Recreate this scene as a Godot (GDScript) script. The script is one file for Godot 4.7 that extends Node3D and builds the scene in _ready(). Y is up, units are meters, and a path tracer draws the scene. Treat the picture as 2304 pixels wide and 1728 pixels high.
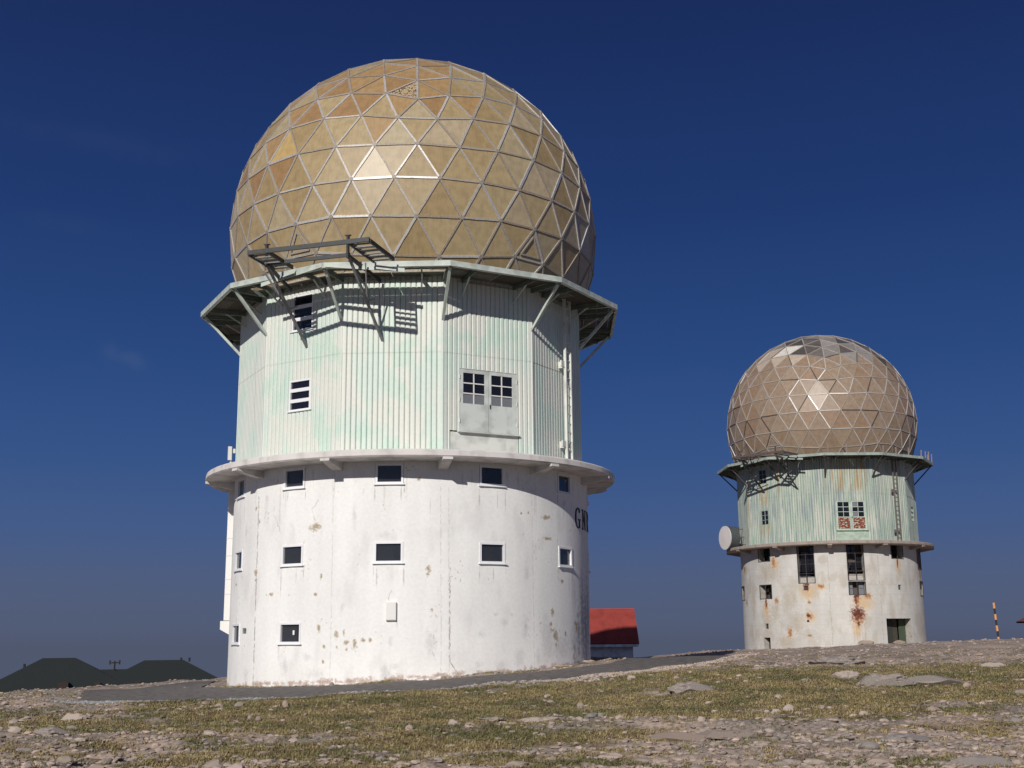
extends Node3D

# ------------------------------------------------------------------ globals
const Y0 := 1.6            # tower heights below are given above eye level; the tower's foot is 1.6 m lower
const R_CONC := 6.05
const R_RING := 7.0
const H_RING := 5.40
const R_CLAD := 6.0
const R_PLAT := 7.436
const H_EAVE := 11.03
const H_DOME := 13.967
const R_DOME := 6.556
const WAVE := 0.1635
var rng := RandomNumberGenerator.new()
var M := {}
var taken := {}
var nz := FastNoiseLite.new()
var nf := FastNoiseLite.new()
var nw := FastNoiseLite.new()

# ------------------------------------------------------------------ helpers
func lin(r: float, g: float, b: float) -> Color:
	return Color(r, g, b).linear_to_srgb()

func numbered(called: String) -> String:
	if not taken.has(called):
		taken[called] = 0
		return called
	taken[called] += 1
	return "%s_%03d" % [called, taken[called]]

func mk() -> SurfaceTool:
	var st := SurfaceTool.new()
	st.begin(Mesh.PRIMITIVE_TRIANGLES)
	st.set_smooth_group(-1)
	return st

func put(st: SurfaceTool, called: String, m: Material, parent: Node) -> MeshInstance3D:
	st.generate_normals()
	var o := MeshInstance3D.new()
	o.mesh = st.commit()
	o.material_override = m
	o.name = called
	parent.add_child(o, true)
	return o

func put_mesh(mesh: Mesh, called: String, m: Material, parent: Node) -> MeshInstance3D:
	var o := MeshInstance3D.new()
	o.mesh = mesh
	o.material_override = m
	o.name = called
	parent.add_child(o, true)
	return o

func thing(called: String, label: String, category: String, at := Vector3.ZERO, turn := 0.0, group := "") -> Node3D:
	var o := Node3D.new()
	o.name = numbered(called)
	add_child(o, true)
	o.position = at
	o.rotation.y = turn
	tag(o, label, category, group)
	return o

func tag(o: Node, label: String, category: String, group := "") -> void:
	o.set_meta("label", label)
	o.set_meta("category", category)
	if group != "":
		o.set_meta("group", group)

# a, b, c, d run counter-clockwise seen from outside
func quad(st: SurfaceTool, a: Vector3, b: Vector3, c: Vector3, d: Vector3, uv := []) -> void:
	var v := [a, b, c, d]
	for i in [0, 2, 1, 0, 3, 2]:
		if uv.size() == 4:
			st.set_uv(uv[i])
		st.add_vertex(v[i])

func tri(st: SurfaceTool, a: Vector3, b: Vector3, c: Vector3, uv := []) -> void:
	var v := [a, b, c]
	for i in [0, 2, 1]:
		if uv.size() == 3:
			st.set_uv(uv[i])
		st.add_vertex(v[i])

func obox(st: SurfaceTool, c: Vector3, x: Vector3, y: Vector3, z: Vector3) -> void:
	# x, y, z: half axes, right-handed
	var p := []
	for sz in [-1.0, 1.0]:
		for sy in [-1.0, 1.0]:
			for sx in [-1.0, 1.0]:
				p.append(c + x * sx + y * sy + z * sz)
	quad(st, p[4], p[5], p[7], p[6])
	quad(st, p[1], p[0], p[2], p[3])
	quad(st, p[5], p[1], p[3], p[7])
	quad(st, p[0], p[4], p[6], p[2])
	quad(st, p[6], p[7], p[3], p[2])
	quad(st, p[0], p[1], p[5], p[4])

func box(st: SurfaceTool, c: Vector3, s: Vector3) -> void:
	obox(st, c, Vector3(s.x / 2, 0, 0), Vector3(0, s.y / 2, 0), Vector3(0, 0, s.z / 2))

func beam(st: SurfaceTool, p: Vector3, q: Vector3, w: float, h: float, up := Vector3.UP) -> void:
	var z := (q - p).normalized()
	if absf(z.dot(up)) > 0.98:
		up = Vector3(0.31, 0.1, 0.94)
	var x := up.cross(z).normalized()
	var y := z.cross(x).normalized()
	obox(st, (p + q) / 2, x * w / 2, y * h / 2, z * p.distance_to(q) / 2)

func tube(st: SurfaceTool, p: Vector3, q: Vector3, r0: float, r1: float, n := 8) -> void:
	var z := (q - p).normalized()
	var up := Vector3.UP if absf(z.y) < 0.9 else Vector3.RIGHT
	var x := up.cross(z).normalized()
	var y := z.cross(x)
	for i in n:
		var a0 := TAU * i / n
		var a1 := TAU * (i + 1) / n
		var d0 := x * cos(a0) + y * sin(a0)
		var d1 := x * cos(a1) + y * sin(a1)
		quad(st, p + d0 * r0, p + d1 * r0, q + d1 * r1, q + d0 * r1)
		tri(st, q, q + d0 * r1, q + d1 * r1)
		tri(st, p, p + d1 * r0, p + d0 * r0)

func flat(color: Color, rough := 0.8, metal := 0.0) -> StandardMaterial3D:
	var m := StandardMaterial3D.new()
	m.albedo_color = color
	m.roughness = rough
	m.metallic = metal
	return m

func grain_image(size: int, freq: float, lo: float, hi: float, sd: int, oct := 5) -> ImageTexture:
	var n := FastNoiseLite.new()
	n.seed = sd
	n.frequency = freq
	n.fractal_octaves = oct
	var im := n.get_seamless_image(size, size)
	im.convert(Image.FORMAT_RGB8)
	for y in size:
		for x in size:
			var v := lerpf(lo, hi, im.get_pixel(x, y).r)
			im.set_pixel(x, y, Color(v, v, v))
	im.generate_mipmaps()
	return ImageTexture.create_from_image(im)

func streaked_image() -> ImageTexture:
	# blotches and runs of dirty water, u across and v up
	var n := FastNoiseLite.new()
	n.seed = 77
	n.frequency = 0.01
	n.fractal_octaves = 5
	var a := n.get_seamless_image(512, 512)
	n.seed = 78
	n.frequency = 0.05
	n.fractal_octaves = 3
	var b := n.get_seamless_image(512, 512)
	var im := Image.create(512, 512, false, Image.FORMAT_RGB8)
	for y in 512:
		for x in 512:
			var run := b.get_pixel(x, (y / 8) % 512).r
			var g := b.get_pixel((x * 3) % 512, (y * 3) % 512).r
			var v := 1.0 + 0.15 * (a.get_pixel(x, y).r - 0.5) - 0.05 * smoothstep(0.5, 0.85, run) + 0.07 * (g - 0.5)
			im.set_pixel(x, y, Color(v * 0.97, v * 0.965, v * 0.95))
	im.generate_mipmaps()
	return ImageTexture.create_from_image(im)

func lichen_image() -> ImageTexture:
	# pale granite with grey crusts of lichen
	var im := Image.create(256, 256, false, Image.FORMAT_RGB8)
	for y in 256:
		for x in 256:
			var g := nf.get_noise_2d(x * 14.0, y * 14.0)
			var v := nz.get_noise_2d(x * 3.0 + 900.0, y * 3.0) + 0.55 * nf.get_noise_2d(x * 5.0, y * 5.0)
			var c := Color(0.64, 0.59, 0.55) * (1.0 + 0.16 * g)
			c = c.lerp(Color(0.47, 0.465, 0.46), 0.85 * smoothstep(-0.05, 0.12, v))
			c = c.lerp(Color(0.33, 0.33, 0.325), 0.8 * smoothstep(0.28, 0.4, v))
			im.set_pixel(x, y, c)
	im.generate_mipmaps()
	return ImageTexture.create_from_image(im)

func tar_image() -> ImageTexture:
	# patched, dusty asphalt
	var im := Image.create(512, 512, false, Image.FORMAT_RGB8)
	for y in 512:
		for x in 512:
			var v := 0.95 + 0.22 * nz.get_noise_2d(x * 0.9, y * 0.9) + 0.20 * nf.get_noise_2d(x * 14.0, y * 14.0)
			v -= 0.16 * smoothstep(0.18, 0.22, nz.get_noise_2d(x * 0.7 + 700.0, y * 0.7))
			v -= 0.35 * (1.0 - smoothstep(0.004, 0.012, absf(nf.get_noise_2d(x * 0.8, y * 0.8 + 90.0))))
			im.set_pixel(x, y, Color(v, v * 0.99, v * 0.97))
	im.generate_mipmaps()
	return ImageTexture.create_from_image(im)

func grained(color: Color, tex: Texture2D, scale: float, rough := 0.85, metal := 0.0, tri_planar := true) -> StandardMaterial3D:
	var m := flat(color, rough, metal)
	m.albedo_texture = tex
	m.uv1_triplanar = tri_planar
	m.uv1_scale = Vector3.ONE * scale
	return m

# a point of a tower: angle round its axis in degrees, radius, height above eye level
func lp(phi: float, r: float, h: float) -> Vector3:
	var a := deg_to_rad(phi)
	return Vector3(r * sin(a), h + Y0, r * cos(a))

# a point on facet j (between corners 30j and 30j + 30): t along it, out from its face, height
func fp(j: int, t: float, o: float, h: float) -> Vector3:
	var a := deg_to_rad(30.0 * j + 15.0)
	var ap := R_CLAD * cos(deg_to_rad(15.0)) + o
	return Vector3(ap * sin(a) + t * cos(a), h + Y0, ap * cos(a) - t * sin(a))

# ------------------------------------------------------------------ terrain
var CP := PackedFloat32Array()
func ground_points() -> void:
	for t in [[-9.20,38.72,-1.47],[-7.72,36.61,-1.42],[-5.31,35.20,-1.35],[-2.96,34.95,-1.20],[-0.59,35.65,-1.03],[1.59,37.56,-0.90],[2.58,39.82,-0.80],[2.14,43.73,-0.80],[-0.85,46.74,-0.95],[-4.01,47.31,-1.10],[-7.03,46.22,-1.30],[-9.47,42.75,-1.45],
		[15.79,83.40,-1.15],[16.93,79.85,-1.02],[19.69,77.67,-0.91],[22.99,77.30,-0.68],[27.09,79.89,-0.64],[28.17,83.99,-0.65],[23.57,89.42,-0.85],[16.90,86.96,-1.15],
		[-10.82,31.17,-1.56],[-9.58,30.53,-1.51],[-8.31,29.87,-1.49],[-5.76,29.44,-1.42],[-3.06,29.34,-1.27],[0.46,30.00,-1.09],[2.83,32.88,-0.99],[4.85,35.70,-0.90],[8.10,45.30,-0.80],[6.00,55.00,-1.30],[9.50,58.00,-1.25],[13.00,60.00,-0.98],
		[-6.00,13.50,-1.52],[0.00,14.50,-1.52],[6.00,13.50,-1.48],[0.00,0.00,-1.60],[-12.00,2.00,-1.60],[12.00,2.00,-1.55],[-14.00,14.00,-1.60],[14.00,14.00,-1.40],[-7.00,22.00,-1.50],[0.00,22.00,-1.32],[7.00,22.00,-1.10],[13.00,22.00,-1.05],
		[7.00,28.00,-0.92],[12.00,32.00,-0.80],[16.00,38.00,-0.62],[12.00,45.00,-0.72],[20.00,50.00,-0.45],[23.20,55.30,-0.38],[26.00,68.00,-0.55],[18.00,62.00,-0.70],[15.00,70.00,-1.02],[34.00,60.00,-0.35],[40.00,80.00,-0.50],[30.00,75.00,-0.62],
		[-15.50,36.90,-1.62],[-11.00,45.70,-1.57],[-14.90,42.50,-1.72],[-18.00,36.00,-1.85],[-17.00,46.00,-2.30],[-21.00,42.00,-2.60],[-14.00,52.00,-2.30],[-8.00,55.00,-1.60],[-30.00,45.00,-4.50],[-30.00,70.00,-6.00],[-45.00,100.00,-7.00],[-20.00,80.00,-5.00],[-25.00,30.00,-2.10],[-40.00,30.00,-3.00],
		[4.00,60.00,-1.70],[6.00,78.00,-1.90],[0.00,70.00,-1.90],[10.00,90.00,-1.90],[22.00,105.00,-2.00],[40.00,110.00,-2.00],[0.00,110.00,-5.00],[60.00,90.00,-1.50]]:
		CP.append_array(PackedFloat32Array([t[0], t[1], t[2]]))

func smooth_height(x: float, z: float) -> float:
	var f := -z
	var s := 0.0
	var w := 0.0
	for i in range(0, CP.size(), 3):
		var dx := CP[i] - x
		var dz := CP[i + 1] - f
		var k := pow(dx * dx + dz * dz + 0.6, -1.7)
		s += k * CP[i + 2]
		w += k
	var r := sqrt((x - 6.0) * (x - 6.0) + (f - 52.0) * (f - 52.0))
	return s / w - 0.25 * maxf(0.0, r - 52.0)

var road_poly := PackedVector2Array()
func off_road(x: float, z: float) -> float:
	# metres outside the tarmac and the towers' footings, 0 inside
	if Geometry2D.is_point_in_polygon(Vector2(x, z), road_poly):
		return 0.0
	var best := 99.0
	if z > -90.0 and z < -24.0:
		for i in road_poly.size():
			var q := Geometry2D.get_closest_point_to_segment(Vector2(x, z), road_poly[i], road_poly[(i + 1) % road_poly.size()])
			best = minf(best, q.distance_to(Vector2(x, z)))
	best = minf(best, maxf(0.0, Vector2(x + 3.484, z + 41.13).length() - 6.3))
	best = minf(best, maxf(0.0, Vector2(x - 21.993, z + 83.42).length() - 6.3))
	return best

func rough_height(x: float, z: float, away: float) -> float:
	var k := clampf(away / 1.2, 0.0, 1.0)
	var h := 0.085 * nz.get_noise_2d(x * 5.0, z * 5.0) + 0.05 * nf.get_noise_2d(x * 22.0, z * 22.0) + 0.03 * nf.get_noise_2d(x * 80.0 + 31.0, z * 80.0)
	# low rock ledges lying in the ground
	var l := nw.get_noise_2d(x * 9.0, z * 16.0)
	h += 0.06 * smoothstep(0.12, 0.2, l) * rockiness(x, z)
	return h * k - (0.05 if away <= 0.02 else 0.0)

# 0 turf ... 1 stones and bare rock
func rockiness(x: float, z: float) -> float:
	var d := -z
	var b := 0.43
	b -= 0.42 * smoothstep(18.0, 21.0, d) * (1.0 - smoothstep(29.0, 33.0, d)) * smoothstep(-9.5, -6.0, x)
	b -= 0.2 * smoothstep(14.0, 16.0, d) * (1.0 - smoothstep(18.0, 20.0, d)) * (1.0 - smoothstep(-0.5, 1.5, x)) * smoothstep(-5.0, -3.5, x)
	b += 0.3 * smoothstep(0.5, 3.0, x) * (1.0 - smoothstep(17.0, 20.0, d))
	b += 0.55 * smoothstep(32.0, 36.0, d + (0.3 * x - 3.0))
	b += 0.4 * smoothstep(-8.0, -10.0, x) * smoothstep(25.0, 28.0, d)
	b += 0.22 * smoothstep(-3.5, -5.5, x) * (1.0 - smoothstep(20.0, 23.0, d))
	b += 0.75 * nz.get_noise_2d(x * 9.0 + 90.0, z * 20.0) + 0.45 * nf.get_noise_2d(x * 26.0, z * 60.0)
	return smoothstep(0.18, 0.62, b)

func ground_colour(x: float, z: float, r: float) -> Color:
	var n := nf.get_noise_2d(x * 30.0 + 7.0, z * 30.0)
	var n2 := nz.get_noise_2d(x * 16.0, z * 16.0 + 40.0)
	var turf := Color(0.29, 0.225, 0.105).lerp(Color(0.155, 0.145, 0.062), clampf(0.5 + n2 * 1.3, 0, 1))
	turf = turf.lerp(Color(0.20, 0.15, 0.105), clampf(0.25 + n * 1.2, 0, 1))
	var grit := Color(0.47, 0.37, 0.30).lerp(Color(0.33, 0.275, 0.235), clampf(0.5 + n2 * 1.6, 0, 1))
	grit = grit.lerp(Color(0.17, 0.13, 0.09), clampf(n * 1.4, 0, 1))
	var c := turf.lerp(grit, r)
	return c * (1.0 + 0.25 * nf.get_noise_2d(x * 120.0, z * 120.0))

func ground_grid(st: SurfaceTool, x0: float, x1: float, z0: float, z1: float, step: float, hole := Rect2()) -> void:
	var nx := int(round((x1 - x0) / step))
	var ny := int(round((z1 - z0) / step))
	var hs := PackedVector3Array()
	var cs := PackedColorArray()
	for j in ny + 1:
		for i in nx + 1:
			var x := x0 + step * i
			var z := z0 + step * j
			var inside := hole.size.x > 0 and hole.grow(-step * 1.5).has_point(Vector2(x, z))
			if inside:
				hs.append(Vector3(x, 0, z))
				cs.append(Color.BLACK)
				continue
			var away := off_road(x, z)
			var r := rockiness(x, z)
			r = maxf(r, 0.9 * (1.0 - smoothstep(0.15, 0.9, away)))
			var h := smooth_height(x, z)
			if step < 5.0:
				h += rough_height(x, z, away)
			hs.append(Vector3(x, h, z))
			cs.append(ground_colour(x, z, r))
	for j in ny:
		for i in nx:
			var q := [j * (nx + 1) + i, (j + 1) * (nx + 1) + i, (j + 1) * (nx + 1) + i + 1, j * (nx + 1) + i + 1]
			var c: Vector3 = (hs[q[0]] + hs[q[2]]) / 2
			if hole.size.x > 0 and hole.has_point(Vector2(c.x, c.z)):
				continue
			for k in [0, 2, 1, 0, 3, 2]:
				st.set_color(cs[q[k]])
				st.set_uv(Vector2(hs[q[k]].x, hs[q[k]].z) * 0.35)
				st.add_vertex(hs[q[k]])

# ------------------------------------------------------------------ painted surfaces (stains, flaking, rust)
func mix_px(im: Image, x: int, y: int, c: Color, k: float) -> void:
	im.set_pixel(x, y, im.get_pixel(x, y).lerp(c, clampf(k, 0, 1)))

# spot on a wall map: centre and half sizes in metres, ragged outline
func spot(im: Image, ppm: float, cx: float, cy: float, rx: float, ry: float, c: Color, k: float, ragged: float, soft: float) -> void:
	var grow := 1.5
	for y in range(maxi(0, int((cy - ry * grow) * ppm)), mini(im.get_height(), int((cy + ry * grow) * ppm) + 2)):
		for x in range(maxi(0, int((cx - rx * grow) * ppm)), mini(im.get_width(), int((cx + rx * grow) * ppm) + 2)):
			var dx := (x / ppm - cx) / rx
			var dy := (y / ppm - cy) / ry
			var d := sqrt(dx * dx + dy * dy) + ragged * nf.get_noise_2d(x * 900.0 / ppm, y * 900.0 / ppm) + ragged * 0.7 * nz.get_noise_2d(x * 160.0 / ppm, y * 160.0 / ppm)
			mix_px(im, x, y, c, k * (1.0 - smoothstep(1.0 - soft, 1.0, d)))

func stroke(im: Image, ppm: float, pts: Array, width: float, c: Color, k: float) -> void:
	for i in pts.size() - 1:
		var a: Vector2 = pts[i]
		var b: Vector2 = pts[i + 1]
		var n := int(a.distance_to(b) * ppm * 1.5) + 1
		for s in n:
			var p := a.lerp(b, float(s) / n)
			p.x += 0.03 * nf.get_noise_2d(p.y * 300.0, a.x * 50.0)
			var broken := clampf(0.6 + 1.6 * nf.get_noise_2d(p.y * 160.0, 9.0 + a.x * 31.0), 0.0, 1.0)
			var w := maxi(1, int(width * ppm))
			for o in w:
				var px := int(p.x * ppm) + o
				var py := int(p.y * ppm)
				if px >= 0 and px < im.get_width() and py >= 0 and py < im.get_height():
					mix_px(im, px, py, c, k * broken)

const PHI0 := -62.0
const PHI1 := 166.0
const WALL_TOP := 5.4
const WALL_LOW := -2.2
func wall_x(phi: float) -> float:
	return deg_to_rad(phi - PHI0) * R_CONC

func white_wall_map() -> Image:
	var ppm := 60.0
	var w := int(wall_x(PHI1) * ppm)
	var h := int((WALL_TOP - WALL_LOW) * ppm)
	var im := Image.create(w, h, false, Image.FORMAT_RGB8)
	for y in h:
		for x in w:
			var mx := x / ppm
			var my := y / ppm
			var a := nz.get_noise_2d(mx * 10.0, my * 10.0)
			var s := nf.get_noise_2d(mx * 38.0, my * 5.0)
			var g := nf.get_noise_2d(mx * 230.0, my * 230.0)
			var v := 1.0 + 0.035 * a + 0.03 * s + 0.025 * g
			var c := Color(0.897 * v, 0.898 * v, 0.89 * v)
			# grey weathering smears
			var m := nz.get_noise_2d(mx * 26.0 + 50.0, my * 14.0) + 0.5 * nf.get_noise_2d(mx * 60.0, my * 18.0)
			c = c.lerp(Color(0.70, 0.69, 0.69), 0.16 * smoothstep(0.2, 0.65, m))
			# thin brown flecks where the paint has blistered
			var b := nf.get_noise_2d(mx * 260.0 + 11.0, my * 200.0) + 0.8 * nz.get_noise_2d(mx * 22.0, my * 22.0 + 77.0)
			c = c.lerp(Color(0.62, 0.55, 0.46), 0.5 * smoothstep(0.84, 0.95, b))
			im.set_pixel(x, y, c)
	var grey := Color(0.63, 0.625, 0.63)
	for g in [[23.9,-1.02,0.28,0.16],[21.0,-0.53,0.11,0.10],[13.0,-0.79,0.13,0.22],[44.5,-0.98,0.14,0.19],[47.2,-0.84,0.10,0.09],[35.0,3.53,0.06,0.30],[45.7,-0.09,0.05,0.14],[-5.4,-1.11,0.14,0.20],[44.0,2.97,0.15,0.07],[10.8,-0.31,0.03,0.24],[31.9,0.87,0.06,0.14],[3.3,4.28,0.09,0.10],[37.6,4.31,0.03,0.10],[-8.7,3.34,0.08,0.21],
		[86.0,0.26,0.12,0.34],[94.7,-0.14,0.20,0.49],[116.5,0.42,0.28,1.15],[109.8,1.35,0.16,0.47],[116.4,1.58,0.15,0.32],[104.8,4.17,0.11,0.08],[83.8,-0.62,0.16,0.24],[77.6,-0.85,0.17,0.14],[70.4,-0.78,0.11,0.09],[56.5,3.80,0.02,0.25],[86.6,1.89,0.07,0.20],[81.0,0.65,0.08,0.04],[75.8,0.65,0.06,0.04],[71.4,0.09,0.10,0.08],[90.7,-0.63,0.07,0.20],[78.5,0.40,0.12,0.12],[102.4,-0.35,0.41,0.35],[56.7,-0.15,0.15,0.28],[121.0,0.0,0.3,1.3],[111.0,-0.2,0.3,0.7]]:
		spot(im, ppm, wall_x(g[0]), WALL_TOP - g[1], g[2] * 1.4, g[3] * 1.4, grey, 0.26, 0.85, 0.8)
	for g in [[113.0, 0.1, 0.16, 0.9], [117.0, 0.5, 0.2, 1.5], [121.0, 0.2, 0.25, 1.4], [125.0, 0.6, 0.3, 1.6], [109.5, -0.5, 0.12, 0.5]]:
		spot(im, ppm, wall_x(g[0]), WALL_TOP - g[1], g[2], g[3], Color(0.52, 0.52, 0.53), 0.6, 1.1, 0.8)
	var brown := Color(0.60, 0.53, 0.43)
	for g in [[22.9,3.26,0.17,0.09],[25.2,1.80,0.03,0.07],[6.9,1.32,0.09,0.05],[4.6,1.31,0.03,0.02],[23.5,1.28,0.05,0.04],[14.1,1.27,0.03,0.02],[-16.3,1.71,0.08,0.04],[-2.4,4.02,0.05,0.05],[-1.5,2.00,0.08,0.10],[-1.2,1.79,0.06,0.04],[33.3,-0.12,0.09,0.05],[35.7,-0.18,0.06,0.14],[30.3,0.11,0.05,0.09],[26.6,-0.22,0.03,0.05],[40.1,-0.06,0.04,0.04],[24.8,0.31,0.04,0.10],[26.4,-0.65,0.03,0.05],[-0.2,3.58,0.04,0.05],[38.3,-0.06,0.05,0.04],[33.4,-0.32,0.04,0.04],[30.6,-0.27,0.03,0.04],[32.5,0.15,0.03,0.07],
		[56.1,1.96,0.06,0.09],[55.8,1.81,0.04,0.06],[57.2,0.78,0.04,0.05],[95.1,3.64,0.18,0.06],[97.3,0.73,0.07,0.08],[96.3,0.37,0.05,0.05],[97.0,0.18,0.08,0.06],[98.6,0.03,0.12,0.14],[98.9,-0.25,0.04,0.06],[103.9,0.08,0.04,0.06],[111.2,0.31,0.11,0.15],[53.2,4.62,0.04,0.04],[84.8,3.71,0.03,0.04],[87.5,3.73,0.03,0.04],[102.6,1.68,0.07,0.05],[95.4,2.99,0.16,0.05]]:
		spot(im, ppm, wall_x(g[0]), WALL_TOP - g[1], g[2] * 1.1, g[3] * 1.1, brown, 0.8, 1.1, 0.25)
	# old shuttering joints and cracks
	for p in [-1.0, 28.5, 59.5, 61.8, 89.0]:
		stroke(im, ppm, [Vector2(wall_x(p), 1.0), Vector2(wall_x(p + 0.3), 6.9)], 0.02, Color(0.66, 0.63, 0.60), 0.45)
	stroke(im, ppm, [Vector2(wall_x(62.2), 3.4), Vector2(wall_x(62.2), 6.1), Vector2(wall_x(65.5), 6.6)], 0.03, Color(0.45, 0.42, 0.40), 0.8)
	stroke(im, ppm, [Vector2(wall_x(-1.2), 0.9), Vector2(wall_x(-0.8), 6.8)], 0.05, Color(0.55, 0.53, 0.51), 0.6)
	# runs of dirty water below the sills and the ledge
	for j in range(-1, 5):
		for y in [WALL_TOP - 4.45, WALL_TOP - 2.12]:
			for k in 3:
				var px: float = 15.0 + 30.0 * j + [-4.2, 4.2, rng.randf_range(-4.0, 4.0)][k]
				var l := 0.15 + 0.7 * rng.randf() * rng.randf()
				spot(im, ppm, wall_x(px), y + l, 0.012 + 0.02 * rng.randf(), l, Color(0.60, 0.58, 0.56), 0.5, 0.5, 0.8)
	for k in 34:
		var px := rng.randf_range(-40.0, 130.0)
		var l := 0.2 + 0.9 * rng.randf() * rng.randf()
		spot(im, ppm, wall_x(px), 0.35 + l, 0.02 + 0.05 * rng.randf(), l, Color(0.70, 0.685, 0.67), 0.35, 0.6, 0.9)
	for k in 9:
		var p0 := Vector2(wall_x(rng.randf_range(-30.0, 125.0)), rng.randf_range(1.0, 5.5))
		var pts := [p0]
		for q in 5:
			pts.append(pts[q] + Vector2(rng.randf_range(-0.14, 0.2), rng.randf_range(0.05, 0.3)))
		stroke(im, ppm, pts, 0.012, Color(0.62, 0.60, 0.58), 0.6)
	# splashed earth along the foot of the wall
	for i in 150:
		var p := lerpf(-30.0, 130.0, rng.randf())
		var gl := lerpf(-1.47, -0.8, clampf((p + 20.0) / 145.0, 0, 1))
		spot(im, ppm, wall_x(p), WALL_TOP - gl - 0.06 + 0.1 * rng.randf(), 0.05 + 0.16 * rng.randf(), 0.03 + 0.07 * rng.randf(), Color(0.66, 0.57, 0.52), 0.55, 0.8, 0.5)
	im.generate_mipmaps()
	return im

func grey_wall_map() -> Image:
	var ppm := 44.0
	var w := int(wall_x(PHI1) * ppm)
	var h := int((WALL_TOP - WALL_LOW) * ppm)
	var im := Image.create(w, h, false, Image.FORMAT_RGB8)
	for y in h:
		for x in w:
			var mx := x / ppm
			var my := y / ppm
			var a := nz.get_noise_2d(mx * 9.0 + 300.0, my * 9.0)
			var s := nf.get_noise_2d(mx * 30.0, my * 4.0 + 200.0)
			var g := nf.get_noise_2d(mx * 200.0, my * 200.0)
			var v := 1.0 + 0.05 * a + 0.04 * s + 0.03 * g
			var c := Color(0.755 * v, 0.75 * v, 0.73 * v)
			# bare, stained render left of the second joint
			var m := nz.get_noise_2d(mx * 17.0 + 150.0, my * 14.0) + 0.5 * nf.get_noise_2d(mx * 55.0 + 8.0, my * 25.0)
			c = c.lerp(Color(0.64, 0.59, 0.52), 0.34 * smoothstep(0.0, 0.55, m))
			c = c.lerp(Color(0.84, 0.82, 0.80), 0.35 * smoothstep(0.15, 0.4, nz.get_noise_2d(mx * 20.0, my * 16.0 + 500.0)))
			# board marks of the shuttering
			var line := absf(fposmod(my + 0.02 * a, 0.62) - 0.31)
			c = c.lerp(Color(0.66, 0.63, 0.60), 0.22 * (1.0 - smoothstep(0.008, 0.03, line)))
			im.set_pixel(x, y, c)
	var o := 59.06
	var rust := Color(0.60, 0.37, 0.19)
	var dark := Color(0.36, 0.17, 0.12)
	var pale := Color(0.78, 0.62, 0.42)
	for g in [[-40.7, 3.57, 1.0, 0.8], [-68.0, 3.9, 0.5, 0.4], [-37.1, 1.0, 0.5, 0.7], [-44.0, 0.4, 0.6, 0.9], [-22.0, 0.2, 0.7, 0.8], [-58.0, 1.4, 0.3, 1.2], [-25.0, 1.7, 0.5, 0.6], [-30.0, -0.9, 0.9, 0.4]]:
		spot(im, ppm, wall_x(g[0] + o), WALL_TOP - g[1], g[2], g[3], Color(0.63, 0.58, 0.50), 0.45, 0.8, 0.6)
	spot(im, ppm, wall_x(-4.0 + o), WALL_TOP - 4.25, 0.36, 0.33, Color(0.68, 0.65, 0.62), 0.6, 0.3, 0.3)
	for g in [[19.0, 1.45, 1.0, 0.75], [14.0, -0.1, 0.4, 0.8], [-14.0, 2.2, 0.75, 0.7], [46.0, 3.9, 0.3, 0.7], [-44.4, 1.2, 0.35, 0.9], [-35.0, 4.1, 0.45, 0.6], [-13.0, 0.6, 0.5, 0.5], [75.0, 3.2, 0.4, 0.6], [-6.0, 2.5, 0.5, 0.3]]:
		spot(im, ppm, wall_x(g[0] + o), WALL_TOP - g[1], g[2], g[3], pale, 0.58, 0.6, 0.85)
	for g in [[-44.4, 1.45, 0.14, 0.4], [-35.6, 1.7, 0.2, 0.25], [-36.5, 4.25, 0.16, 0.4], [-14.8, 2.5, 0.22, 0.3], [-6.0, 2.55, 0.22, 0.16], [-13.5, 1.56, 0.11, 0.14], [-14.1, 0.68, 0.26, 0.26], [-14.3, -0.56, 0.2, 0.09], [-68.3, 1.66, 0.14, 0.25], [45.4, 4.0, 0.09, 0.45], [15.0, 1.7, 0.22, 0.5], [15.3, 0.6, 0.55, 0.55], [22.0, 1.9, 0.3, 0.2], [75.0, 3.5, 0.15, 0.5], [-70.0, 3.9, 0.2, 0.3], [-27.0, -0.35, 0.2, 0.4], [-16.4, 2.6, 0.06, 0.3]]:
		spot(im, ppm, wall_x(g[0] + o), WALL_TOP - g[1], g[2], g[3], rust, 0.8, 0.8, 0.6)
	for g in [[15.0, 0.82, 0.46, 0.45], [14.3, 1.65, 0.09, 0.42], [15.2, 0.2, 0.1, 0.22], [14.9, 1.9, 0.22, 0.14], [45.4, 4.15, 0.06, 0.32], [-44.4, 1.6, 0.07, 0.25], [-14.4, 0.7, 0.13, 0.14], [-14.4, 2.7, 0.15, 0.1]]:
		spot(im, ppm, wall_x(g[0] + o), WALL_TOP - g[1], g[2], g[3], dark, 0.95, 0.7, 0.45)
	for k in 5:
		var p := 12.0 + 1.7 * k + o
		stroke(im, ppm, [Vector2(wall_x(p), 4.9), Vector2(wall_x(p + 0.2), 6.4)], 0.04, rust, 0.35)
	for p in [-61.3, -0.8, 30.5]:
		stroke(im, ppm, [Vector2(wall_x(p + o), 0.9), Vector2(wall_x(p + o), 6.6)], 0.03, Color(0.50, 0.47, 0.44), 0.6)
	im.generate_mipmaps()
	return im

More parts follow.
